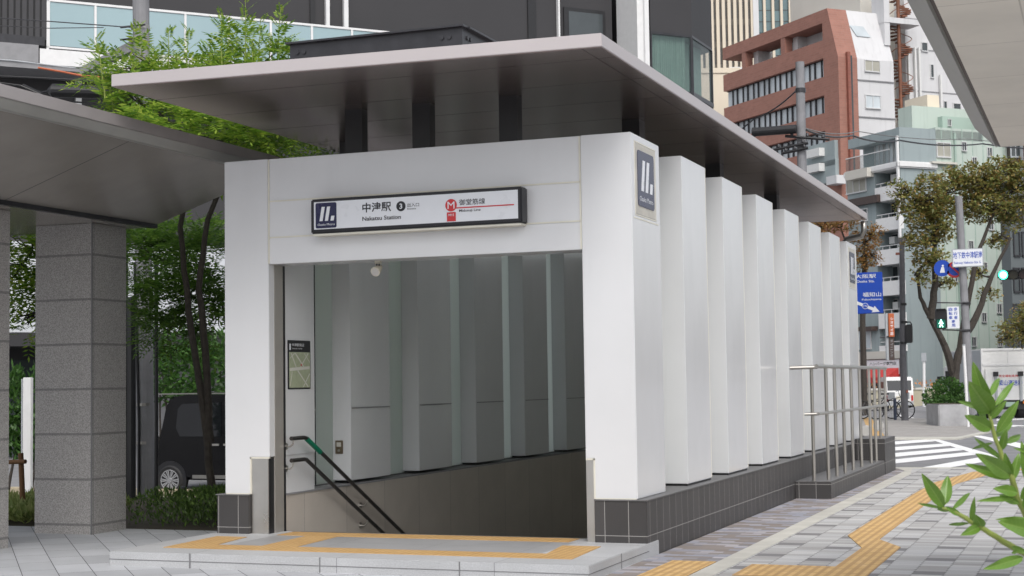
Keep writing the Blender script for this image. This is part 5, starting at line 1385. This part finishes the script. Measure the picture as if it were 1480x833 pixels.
mb.build('walking_figure', 'lamp_green_white', glow)
x0, x1, z0, z1 = flat_rect(YN, 1369.5, 443, 1386, 475)
cs = thing('cycle_sign', 'white plate with blue upright lettering between walk signal and grey pole', 'road sign', ((x0+x1)/2, YN, z0))
mb = MB(); mb.box(x0, x1, YN, YN+.03, z0, z1); mb.build('panel', 'sign_white', cs)
wd, hg = x1-x0, z1-z0
for i, ch in enumerate('歩行者'): text(ch, (x0+wd*.56, YN-.006, z1-hg*(.2+.19*i)), U, V, wd*.3, hg*.15, 'sign_blue', cs)
for i, ch in enumerate('自転車'): text(ch, (x0+wd*.14, YN-.006, z1-hg*(.2+.19*i)), U, V, wd*.3, hg*.15, 'sign_blue', cs)
for i, ch in enumerate('専用'): text(ch, (x0+wd*.35, YN-.006, z1-hg*(.76+.18*i)), U, V, wd*.3, hg*.15, 'sign_blue', cs)
YQ = YP+.2
def round_sign(px, py, r, label, ring, face, bar=None):
    c = AY(px, py, YQ); t = thing('round_sign', label, 'road sign', (c.x, c.y, c.z-r))
    mb = MB(); mb.disc(c, (0, -1, 0), r, .02, 28); mb.build('plate', ring, t)
    mb = MB(); mb.disc(c-Vector((0, .0205, 0)), (0, -1, 0), r*.74, .003, 28); mb.build('face', face, t)
    mb = MB()
    if bar == 'fig':
        mb.disc(c+Vector((.02, -.024, r*.3)), (0, -1, 0), r*.13, .003, 12); mb.prism([c+Vector((-.1*r, -.024, .15*r)), c+Vector((.2*r, -.024, .15*r)), c+Vector((.3*r, -.024, -.55*r)), c+Vector((-.3*r, -.024, -.55*r))], (0, -.003, 0)); mb.build('figure', 'sign_white', t)
    else:
        d = Vector((1, 0, -1)).normalized(); n_ = Vector((1, 0, 1)).normalized()*r*.11
        mb.prism([c-d*r*.8-n_+Vector((0, -.024, 0)), c+d*r*.8-n_+Vector((0, -.024, 0)), c+d*r*.8+n_+Vector((0, -.024, 0)), c-d*r*.8+n_+Vector((0, -.024, 0))], (0, -.003, 0)); mb.build('bar', 'sign_red', t)
    mb = MB(); a = AY(1389, 400, YQ); mb.tube([c+Vector((0, .02, -r*.6)), Vector((a.x, YQ+.0, c.z-r*.6))], .02, 6); mb.build('arm', 'stainless_dark', t)
round_sign(1362, 388, .26, 'round blue sign with a white walking figure half hidden by tree leaves', 'sign_blue', 'sign_blue', 'fig')
round_sign(1380, 390, .26, 'round sign with red ring and blue centre behind the junction name plate', 'sign_red', 'sign_blue')
wp = G(1399.5, 617); t = thing('white_post', 'slim white post standing in front of the grey signal pole', 'post', (wp.x, wp.y, 0)); tp = AY(1393, 500, wp.y)
mb = MB(); mb.tube([(wp.x, wp.y, -.05), (tp.x, wp.y, tp.z)], .045, 10); mb.build('shaft', 'white_metal', t); mb = MB(); mb.tube([(tp.x, wp.y, tp.z), (tp.x, wp.y, tp.z+.04)], .05, 10); mb.build('cap', 'vehicle_grey', t)
# horizontal traffic light on an arm from the right
YL = 50.0
x0, x1, z0, z1 = flat_rect(YL, 1441.5, 389.5, 1484, 405)
tl = thing('traffic_light', 'horizontal traffic light with its green lamp lit at the right edge', 'traffic signal', ((x0+x1)/2, YL, z0))
mb = MB(); mb.box(x0, x1, YL, YL+.2, z0, z1); mb.build('housing', 'black_paint', tl, bevel=.06)
for i, m_ in enumerate(('lamp_green', 'amber_off', 'red_off')):
    if m_ not in M: mat(m_, (.03, .026, .012) if 'amber' in m_ else (.03, .012, .012), .3)
    c = Vector((x0+.18+i*.30, YL-.004, (z0+z1)/2)); mb = MB(); mb.disc(c, (0, -1, 0), .135, .012, 24); l_ = mb.build('lens', m_, tl)
    if i == 0: mb = MB(); mb.disc(c-Vector((0, .0125, 0)), (0, -1, 0), .10, .004, 24); mb.build('lamp_core', 'lamp_green_white', l_)
    mb = MB(); n = 14
    for k in range(n+1):
        a = PI*(k/n)*1.2-.3
        for dy, rr in ((0, .145), (-.22, .15)): mb.v.append((c.x+rr*math.cos(a), YL+dy, c.z+rr*math.sin(a)))
    mb.f = [(2*k, 2*k+2, 2*k+3, 2*k+1) for k in range(n)]; mb.build('visor', 'black_paint', l_)
mb = MB(); mb.tube([(x1-.1, YL+.1, (z0+z1)/2), (x1+1.6, YL+.1, (z0+z1)/2+.1)], .05, 8); mb.tube([(x1+1.6, YL+.1, -.35), (x1+1.6, YL+.1, z1+1.2)], .11, 12); mb.build('pole', 'pole_grey', tl)
# thin white pole by the far wall
b2 = D(1335.5, 590, 80); zg = gz(b2.x, b2.y)
t = thing('sign_pole', 'thin white pole with a small box on top before the grey wall', 'post', (b2.x, b2.y, zg)); a = AY(1335.5, 520, b2.y)
mb = MB(); mb.tube([(b2.x, b2.y, zg-.1), (a.x, b2.y, a.z)], .075, 8); mb.build('shaft', 'white_metal', t); mb = MB(); mb.box(a.x-.12, a.x+.12, b2.y-.1, b2.y+.1, a.z-.1, a.z+.35); mb.build('box', 'vehicle_grey', t)
# low beige wall with flowers, guard fence
lw = thing('low_wall', 'low beige wall with orange flowers along the grey building', 'wall', D(1330, 585, 93))
p = D(1308, 580, 93); FW = Facade(p, ER); a = FW.hit(1345, 563)
fbx(FW, 'wall', 'cream_wall' if False else mat('low_wall_beige', (.40, .37, .28), .85, var=.12, scale=1), lw, (-4, 9, -1.2, a[1], -.3, 0)); fbx(FW, 'coping', 'beige_wall', lw, (-4, 9, a[1], a[1]+.12, -.35, .06))
rng = random.Random(8); mb = MB()
for _ in range(130): p = FW.P(rng.uniform(-3, 5), a[1]+rng.uniform(.1, .55), rng.uniform(-.3, .1)); quad_leaf(mb, p, rv(rng), rv(rng), .22, .16)
mb.build('flowers', 'flower_orange', lw)
bl_ = G(1294, 607); t = thing('bollard', 'slim dark blue bollard beside the parked bicycles', 'bollard', (bl_.x, bl_.y, 0)); a = AY(1293, 578, bl_.y)
mb = MB(); mb.tube([(bl_.x, bl_.y, -.05), (bl_.x, bl_.y, a.z)], .055, 10); mb.build('post', mat('bollard_blue', (.03, .04, .07), .5), t); mb = MB(); mb.ball((bl_.x, bl_.y, a.z), .058, .058, .05, 10, 6); mb.build('cap', 'bollard_blue', t)

# planter box with shrub and tree
pa, pb_, pc = G(1339, 613.5), G(1357, 616), G(1399, 615.5)
pl_ = thing('planter_box', 'square grey concrete planter box at the crossing corner under the tree', 'planter', (pb_.x+.7, pb_.y+.7, 0))
zt_ = AY(1357, 585, pb_.y).z
e1 = (pa-pb_); e2 = (pc-pb_); pd = pa+e2
mb = MB(); mb.prism([Vector((q.x, q.y, -.05)) for q in (pb_, pc, pd, pa)], (0, 0, zt_+.05)); mb.build('box', 'concrete', pl_, bevel=.03)
mb = MB(); cxy = (pb_+pd)/2; mb.prism([Vector((cxy.x+(q.x-cxy.x)*.9, cxy.y+(q.y-cxy.y)*.9, zt_-.02)) for q in (pb_, pc, pd, pa)], (0, 0, .03)); mb.build('earth', 'soil', pl_)
rng = random.Random(31)
def bush(label, blobs, n, L, seed, material, z_off=0, name='shrub', cat='shrub'):
    rng = random.Random(seed); c = blobs[0][0]; t = thing(name, label, cat, (c.x, c.y, c.z-blobs[0][3])); mb = MB()
    for p, cc in blobs_points(blobs, n, rng, .8): quad_leaf(mb, p, (p-cc)+rv(rng, .5), rv(rng), L*rng.uniform(.6, 1.3), L*.5)
    mb.build('foliage', material, t); tb = MB()
    for _ in range(6): b = rng.choice(blobs); limb(tb, [Vector((b[0].x, b[0].y, b[0].z-b[3])), b[0]+rv(rng, b[3]*.4)], .03, .01, 5, .02, rng)
    tb.build('stem', 'bark', t); return t
dpl = D(1370, 580, 50).length*0+50.5
bush('dense bright green shrub filling the concrete planter box', [ell(1352, 572, 49.6, 18, 18), ell(1370, 566, 50, 22, 20), ell(1388, 573, 50, 18, 18), ell(1362, 582, 49.4, 24, 10)], 3600, .10, 31, 'leaf_planter')

def big_tree(label, limbs_, blobs, n, L, seed, material, r0, group, name='tree'):
    rng = random.Random(seed); t = thing(name, label, 'tree', limbs_[0][0], group); tb = MB()
    for i, (pts) in enumerate(limbs_): limb(tb, pts, r0*(1 if i == 0 else .7), r0*(.55 if i == 0 else .2), 8, .03, rng)
    ends = [q for l in limbs_ for q in l[1:]]
    for b in blobs:
        e = min(ends, key=lambda q: (q-b[0]).length); limb(tb, [e, e.lerp(b[0], .5)+rv(rng, .15), b[0]], r0*.25, .015, 5, .04, rng)
        for _ in range(7): limb(tb, [b[0].lerp(e, .3), b[0]+Vector((rng.uniform(-1, 1)*b[1], rng.uniform(-1, 1)*b[2], rng.uniform(-.7, 1)*b[3]))*.9], .03, .006, 4, .03, rng)
    tb.build('trunk', 'bark', t); mb = MB()
    for p, c in blobs_points(blobs, n, rng, .5):
        d0 = rv(rng).normalized(); d0.z *= .35
        for k in range(6):
            q = p + d0*(k-2.5)*L*.55 + rv(rng, L*.45)
            quad_leaf(mb, q, d0+rv(rng, .9), Vector((0, 0, 1))+rv(rng, .7), L*rng.uniform(.7, 1.3), L*.55)
    mb.build('crown', material, t); return t
dt = 51.5
def T(px, py, d=dt): return D(px, py, d)
tb0 = T(1380, 585); tb0.z = zt_-.1
lim = [[tb0, T(1379, 545), T(1383, 520)], [T(1380, 545), T(1365, 500), T(1345, 460), T(1330, 430), T(1325, 395)], [T(1383, 525), T(1392, 480), T(1402, 420), T(1415, 360), T(1440, 300)],
       [T(1392, 490), T(1415, 450), T(1432, 400), T(1460, 345)], [T(1345, 460), T(1352, 410), T(1350, 350), T(1348, 300)]]
bl = [ell(*a) for a in ((1345, 282, 51, 26, 34), (1318, 300, 51, 24, 32), (1300, 275, 50.8, 16, 18), (1375, 270, 52, 26, 30), (1410, 262, 52, 34, 28), (1445, 258, 52, 34, 30), (1475, 265, 52, 26, 36), (1425, 300, 52, 44, 22), (1350, 330, 51.5, 32, 24),
      (1325, 350, 51, 22, 16), (1345, 375, 51, 26, 20), (1330, 400, 51, 16, 14), (1465, 310, 52, 26, 26), (1440, 345, 52, 18, 14), (1365, 410, 51.6, 16, 12), (1430, 425, 52, 16, 10), (1412, 395, 52, 14, 12), (1360, 300, 51.5, 30, 20))]
big_tree('tall autumn tree with forked trunk rising from the planter, olive and rusty leaves', lim, bl, 3000, .14, 41, 'leaf_autumn', .20, 'autumn trees')
d2 = 66; b_ = D(1250, 600, d2); b_.z = gz(b_.x, b_.y)
bl = [ell(*a) for a in ((1250, 350, d2, 24, 22), (1262, 335, d2, 18, 12), (1240, 375, d2, 22, 22), (1262, 375, d2, 14, 12), (1215, 322, d2, 30, 14), (1180, 330, d2, 30, 20))]
big_tree('orange tinted tree peeking out behind the last white fin above the blue sign', [[b_, D(1246, 480, d2), D(1248, 400, d2), D(1252, 350, d2)], [D(1246, 440, d2), D(1232, 380, d2), D(1215, 330, d2)]], bl, 800, .13, 42, 'leaf_orange', .15, 'autumn trees')
d3 = 64; b_ = D(1490, 600, d3); b_.z = gz(b_.x, b_.y)
bl = [ell(*a) for a in ((1470, 478, d3, 30, 22), (1455, 490, d3, 16, 12), (1490, 460, d3, 30, 26), (1500, 490, d3, 30, 20))]
big_tree('low bushy brownish tree above the white truck at the right edge', [[b_, D(1490, 530, d3), D(1485, 480, d3)]], bl, 520, .15, 43, 'leaf_autumn', .12, 'autumn trees')

# ================================================================== VEHICLES ON THE RIGHT
class Loc:
    """a vehicle's own frame: f forward, s to its right, origin on the road"""
    def __init__(s, o, f): s.o = Vector(o); s.f = Vector((f[0], f[1], 0)).normalized(); s.s = Vector((s.f.y, -s.f.x, 0))
    def P(s, x, y, z): return s.o+s.s*x+s.f*y+Vector((0, 0, z))
    def box(s, mb, x0, x1, y0, y1, z0, z1):
        return mb.hexa([s.P(x0, y0, z0), s.P(x1, y0, z0), s.P(x1, y1, z0), s.P(x0, y1, z0), s.P(x0, y0, z1), s.P(x1, y0, z1), s.P(x1, y1, z1), s.P(x0, y1, z1)])
    def b(s, name, m_, par, *bx, bevel=0):
        mb = MB()
        for q in bx: s.box(mb, *q)
        return mb.build(name, m_, par, bevel=bevel)
    def wheel(s, par, x, y, r, w):
        mb = MB(); mb.tube([s.P(x, y, r), s.P(x+w, y, r)], r, 20); wh_ = mb.build('wheel', 'rubber', par)
        mb = MB(); e = x+w if x > 0 else x; mb.disc(s.P(e, y, r), s.s*(1 if x > 0 else -1), r*.6, .012, 16); mb.build('hub', 'vehicle_grey', wh_)
tr0 = D(1421, 599, 66); yaw = math.radians(21)
L_ = Loc((tr0.x, tr0.y, gz(tr0.x, tr0.y)), (-math.sin(yaw), math.cos(yaw)))
tk = thing('box_truck', 'white box truck seen from behind with blue lettering on its rear doors', 'truck', L_.P(1.1, 3, 0))
L_.b('cargo_box', 'white_vehicle', tk, (0, 2.3, 0, 4.6, .95, 3.0), bevel=.02)
L_.b('side_panel', 'vehicle_grey', tk, (-.02, 0, .1, 4.5, 1.0, 2.95))
L_.b('frame', 'white_metal', tk, (-.02, 2.32, -.03, .05, 2.93, 3.03), (-.02, .05, -.03, .03, .95, 2.93), (2.27, 2.32, -.03, .03, .95, 2.93), (-.0, 2.3, -.03, 0, 2.28, 2.36), (1.13, 1.17, -.02, 0, 2.36, 2.93))
ta = L_.b('tail_lift', 'white_vehicle', tk, (.12, 2.18, -.10, -.03, .80, 2.15), bevel=.015)
for x in (.55, 1.62): L_.b('lift_arm', 'vehicle_grey', ta, (x-.05, x+.05, -.17, -.10, .75, 1.95)); L_.b('lift_block', 'black_paint', ta, (x-.10, x+.10, -.2, -.1, 1.82, 2.02))
L_.b('chassis', 'black_paint', tk, (.3, 2.0, .0, 5.8, .45, .93)); L_.b('bumper', 'black_paint', tk, (.15, 2.15, -.1, .02, .40, .62))
for x in (.2, 1.7):
    L_.b('tail_light', 'orange_lens', tk, (x, x+.4, -.12, -.06, .64, .76))
L_.b('tail_light', 'red_lens', tk, (1.95, 2.12, -.125, -.06, .64, .77)); L_.b('number_plate', 'mint_dark', tk, (.95, 1.35, -.12, -.1, .52, .72))
for x, w in ((.12, .5), (1.68, .5)): L_.wheel(tk, x if x < 1 else x, .9, .42, w)
L_.wheel(tk, .15, 5.2, .42, .3); L_.wheel(tk, 1.85, 5.2, .42, .3)
cab = L_.b('cab', 'white_vehicle', tk, (.1, 2.2, 4.75, 6.3, .55, 2.35), bevel=.08); L_.b('side_window', 'car_glass', cab, (.085, .1, 4.95, 5.9, 1.45, 2.1)); L_.b('mirror', 'black_paint', cab, (-.25, -.1, 6.0, 6.15, 1.4, 1.85)); L_.b('mirror_arm', 'black_paint', cab, (-.12, .12, 6.05, 6.1, 1.82, 1.86))
text('築山運送㈱', L_.P(.68, -.106, 1.42), L_.s, V, 1.02, .24, 'sign_blue', ta); text('安全運転実施中', L_.P(.70, -.106, 1.78), L_.s, V, .95, .11, 'sign_red', ta); text('TEL 06', L_.P(.75, -.106, 1.22), L_.s, V, .45, .09, 'vehicle_grey', ta)

v0 = D(1281, 592, 84); yaw = math.radians(14)
L_ = Loc((v0.x, v0.y, gz(v0.x, v0.y)), (-math.sin(yaw), math.cos(yaw)))
vn = thing('white_van', 'small white van parked with its rear to the crossing by the red awning', 'van', L_.P(.75, 1.5, 0))
mb = MB(); mb.prism([L_.P(0, y, z) for y, z in ((0, .3), (.02, 1.0), (.18, 1.78), (.4, 1.86), (2.6, 1.86), (3.1, 1.1), (3.3, 1.0), (3.3, .3))], L_.s*1.48); mb.build('body', 'white_vehicle', vn, bevel=.06)
mb = MB(); mb.prism([L_.P(.1, -.012+.02+.145*(z-1.0)/.78, z) for z in (1.12, 1.66)]+[L_.P(1.38, -.012+.02+.145*(z-1.0)/.78, z) for z in (1.66, 1.12)], L_.f*.03); mb.build('rear_window', 'car_glass', vn)
L_.b('side_window', 'car_glass', vn, (-.015, .01, .35, 1.2, 1.1, 1.6), (-.015, .01, 1.28, 2.3, 1.1, 1.6)); L_.b('bumper', 'vehicle_grey', vn, (.02, 1.46, -.06, .1, .3, .52)); L_.b('number_plate', 'lamp_ivory', vn, (.55, .93, -.03, .0, .62, .8))
for x in (.03, 1.35): L_.b('tail_light', 'red_lens', vn, (x, x+.1, -.03, .03, .55, .85))
for y in (.6, 2.7): L_.wheel(vn, -.01, y, .28, .2); L_.wheel(vn, 1.3, y, .28, .2)

# parked bicycles
def bicycle(o, f, label):
    L = Loc(o, f); t = thing('bicycle', label, 'bicycle', o, 'bicycles parked by the crossing')
    for y in (0, 1.05):
        mb = MB(); n = 24; r = .32; 
        pts = [L.P(0, y+r*math.cos(2*PI*k/n), r+.02+r*math.sin(2*PI*k/n)) for k in range(n+1)]; mb.tube(pts, .022, 6); w = mb.build('wheel', 'rubber', t)
        mb = MB()
        for k in range(8): a = PI*k/8; d = Vector((math.cos(a), math.sin(a))); mb.tube([L.P(0, y-r*d.x, r+.02-r*d.y), L.P(0, y+r*d.x, r+.02+r*d.y)], .005, 4)
        mb.build('spokes', 'alloy', w)
    mb = MB()
    for a, b in (((0, .34), (.32, .78)), ((0, .34), (.45, .30)), ((.45, .30), (.30, .84)), ((.45, .30), (.88, .70)), ((.32, .66), (.86, .78)), ((.84, .92), (1.05, .34))): mb.tube([L.P(0, *a), L.P(0, *b)], .018, 6)
    mb.build('frame', 'dark_steel', t)
    mb = MB(); mb.tube([L.P(-.26, .78, 1.0), L.P(-.1, .82, 1.02), L.P(.1, .82, 1.02), L.P(.26, .78, 1.0)], .014, 6); mb.tube([L.P(0, .82, 1.02), L.P(0, .84, .9)], .016, 6); mb.build('handlebar', 'alloy', t)
    mb = MB(); mb.prism([L.P(-.03, .48, .88), L.P(.03, .48, .88), L.P(.10, .2, .88), L.P(-.10, .2, .88)], (0, 0, .06)); mb.build('saddle', 'black_paint', t)
    mb = MB(); L.box(mb, -.16, .16, .92, 1.18, .72, .96); mb.build('basket', 'vehicle_grey', t)
    return t
p = G(1246, 606); bicycle((p.x, p.y, 0), (1, .1), 'parked bicycle nearest the last white fin, with grey basket')
p = G(1266, 606.5); bicycle((p.x, p.y, 0), (1, -.05), 'parked bicycle with grey basket next to the slim dark bollard')

# ================================================================== FOREGROUND BRANCHES
def near_branch(label, stem, leaves, seed, off=None):
    """glossy leaves in pixel terms: (base px, tip px, width ratio, depth change)"""
    rng = random.Random(seed); dep = 2.5
    pts = [D(x, y, dep+dz) for x, y, dz in stem]
    gp = Vector((pts[-1].x, pts[-1].y, 0)); t = thing('branch', label, 'plant', gp, 'foreground plant')
    mb = MB(); full = pts+[gp+Vector((0, 0, .5)), gp]; n = len(full); limb(mb, full, .0026, .0085, 8, .001, rng)
    # limb tapers tip to foot
    mb.build('stem', 'stem_green', t, smooth=True)
    for (bx, by, tx, ty, wr, dz0, dz1) in leaves:
        b = D(bx, by, dep+dz0); e = D(tx, ty, dep+dz1); d = e-b; L = d.length; d.normalize()
        view = Vector(ray((bx+tx)/2, (by+ty)/2)).normalized()
        face = -view; s = d.cross(face).normalized()
        nrm = s.cross(d).normalized()
        tilt = rng.uniform(-.25, .25); s = (s*math.cos(tilt)+nrm*math.sin(tilt)); nrm = s.cross(d).normalized()
        W_ = L*wr*.82; mb = MB(); NU, NV = 4, 12; uv = []
        for j in range(NV+1):
            v = j/NV; w = math.sin(PI*min(1, v**.85))**.75*(1-.12*v) if 0 < v < 1 else 0
            for i in range(-NU, NU+1):
                u = i/NU; sag = -.10*L*v*v + .02*L*math.sin(v*9+seed)*abs(u)
                q = b+d*(L*v)+s*(W_*.5*w*u)+nrm*(sag+abs(u)*W_*.16*w)
                mb.v.append(tuple(q)); uv.append((u*w*.5, v))
        K = 2*NU+1
        mb.f = [(j*K+i, j*K+i+1, (j+1)*K+i+1, (j+1)*K+i) for j in range(NV) for i in range(K-1)]
        mb.build('leaf', 'leaf_glossy', t, smooth=True, uvs=uv)
    return t
near_branch('leafy twig reaching left into the picture over the yellow tactile strip',
    [(1362, 734, 0), (1380, 740, 0), (1412, 759, 0), (1450, 783, .02), (1490, 805, .05), (1530, 840, .1)],
    [(1364, 733, 1334, 688, .36, 0, -.03), (1366, 730, 1370, 686, .46, 0, .02), (1361, 734, 1325, 728, .18, 0, .02), (1376, 738, 1405, 708, .16, 0, .05), (1388, 745, 1368, 733, .4, 0, -.01),
     (1404, 754, 1408, 720, .26, 0, -.02), (1419, 762, 1410, 746, .75, 0, -.02), (1416, 762, 1393, 772, .3, 0, -.05), (1402, 757, 1366, 758, .12, 0, .06), (1376, 738, 1352, 735, .3, 0, .03),
     (1470, 797, 1462, 800, .8, 0, 0), (1462, 790, 1486, 800, .45, 0, .0), (1478, 806, 1428, 822, .24, 0, -.06)], 51)
near_branch('upright leafy shoot with young yellow-green leaves at the right edge',
    [(1430, 598, 0), (1436, 625, 0), (1450, 665, 0), (1462, 690, 0), (1470, 720, .01), (1484, 745, .03), (1505, 790, .06)],
    [(1431, 600, 1406, 527, .34, 0, -.03), (1432, 596, 1404, 558, .50, 0, -.06), (1428, 593, 1383, 579, .25, 0, .02), (1438, 588, 1467, 548, .22, 0, .03), (1430, 606, 1454, 580, .36, 0, -.02),
     (1441, 625, 1472, 580, .36, 0, -.02), (1432, 620, 1400, 603, .40, 0, -.05), (1436, 632, 1467, 608, .3, 0, .03), (1430, 575, 1446, 541, .2, 0, .05), (1448, 650, 1454, 622, .45, 0, -.02), (1426, 610, 1408, 580, .3, 0, .02),
     (1450, 665, 1404, 630, .15, 0, .06), (1458, 692, 1400, 672, .24, 0, -.03), (1460, 688, 1420, 660, .30, 0, -.08), (1462, 690, 1452, 657, .40, 0, -.02), (1463, 695, 1473, 655, .40, 0, .0), (1470, 712, 1440, 706, .45, 0, -.03),
     (1466, 720, 1418, 723, .14, 0, -.05), (1476, 722, 1496, 690, .4, 0, -.02), (1474, 728, 1442, 715, .4, 0, .03), (1490, 752, 1446, 750, .16, 0, -.05), (1500, 770, 1450, 755, .40, 0, -.05), (1480, 735, 1497, 700, .4, 0, -.03),
     (1436, 640, 1400, 650, .12, 0, .05), (1480, 690, 1500, 665, .4, 0, .02), (1452, 640, 1482, 628, .2, 0, .05), (1488, 700, 1478, 640, .32, .02, .0), (1506, 660, 1468, 648, .2, .02, .0)], 52)

# ================================================================== CAMERA, SKY, SUN
cam = bpy.data.cameras.new('camera'); co = bpy.data.objects.new('camera', cam); COL.objects.link(co)
rt = Vector((R[0][0], R[1][0], R[2][0])); dn = Vector((R[0][1], R[1][1], R[2][1])); fw = Vector((R[0][2], R[1][2], R[2][2]))
mw = Matrix.Identity(4)
for i in range(3): mw[i][0] = rt[i]; mw[i][1] = -dn[i]; mw[i][2] = -fw[i]
mw[2][3] = H; co.matrix_world = mw
cam.lens = 36*F/1480; cam.sensor_width = 36; cam.clip_start = .05; cam.clip_end = 3000
cam.dof.use_dof = True; cam.dof.focus_distance = 8.5; cam.dof.aperture_fstop = 18
S.camera = co
w = bpy.data.worlds.new('World'); S.world = w; w.use_nodes = True; nt = w.node_tree; k = NB(nt)
bg = nt.nodes['Background']; sky = nt.nodes.new('ShaderNodeTexSky'); sky.sky_type = 'NISHITA'; sky.sun_disc = False
SE, SA = math.radians(52), math.radians(148)     # sun behind the camera, a little to its left
sky.sun_elevation = SE; sky.sun_rotation = SA; sky.air_density = 1.0; sky.dust_density = 4.0; sky.ozone_density = 1.0
hs = nt.nodes.new('ShaderNodeHueSaturation'); hs.inputs['Saturation'].default_value = .28
k.l(sky.outputs[0], hs.inputs['Color']); k.l(hs.outputs[0], bg.inputs[0]); bg.inputs[1].default_value = .15
sl_ = bpy.data.lights.new('sun', 'SUN'); sl_.energy = .6; sl_.angle = math.radians(25); sl_.color = (1, .97, .92)
so = bpy.data.objects.new('sun', sl_); COL.objects.link(so)
sd = Vector((math.sin(SA)*math.cos(SE), math.cos(SA)*math.cos(SE), math.sin(SE)))
so.rotation_euler = sd.to_track_quat('Z', 'Y').to_euler()
vs_ = S.view_settings; vs_.view_transform = 'Standard'; vs_.look = 'None'; vs_.exposure = 0.55; vs_.gamma = 1; vs_.use_curve_mapping = False
S.cycles.max_bounces = 12; S.cycles.diffuse_bounces = 8; S.cycles.transmission_bounces = 8; S.cycles.glossy_bounces = 4; S.cycles.transparent_max_bounces = 16
try: S.cycles.use_denoising = True
except Exception: pass
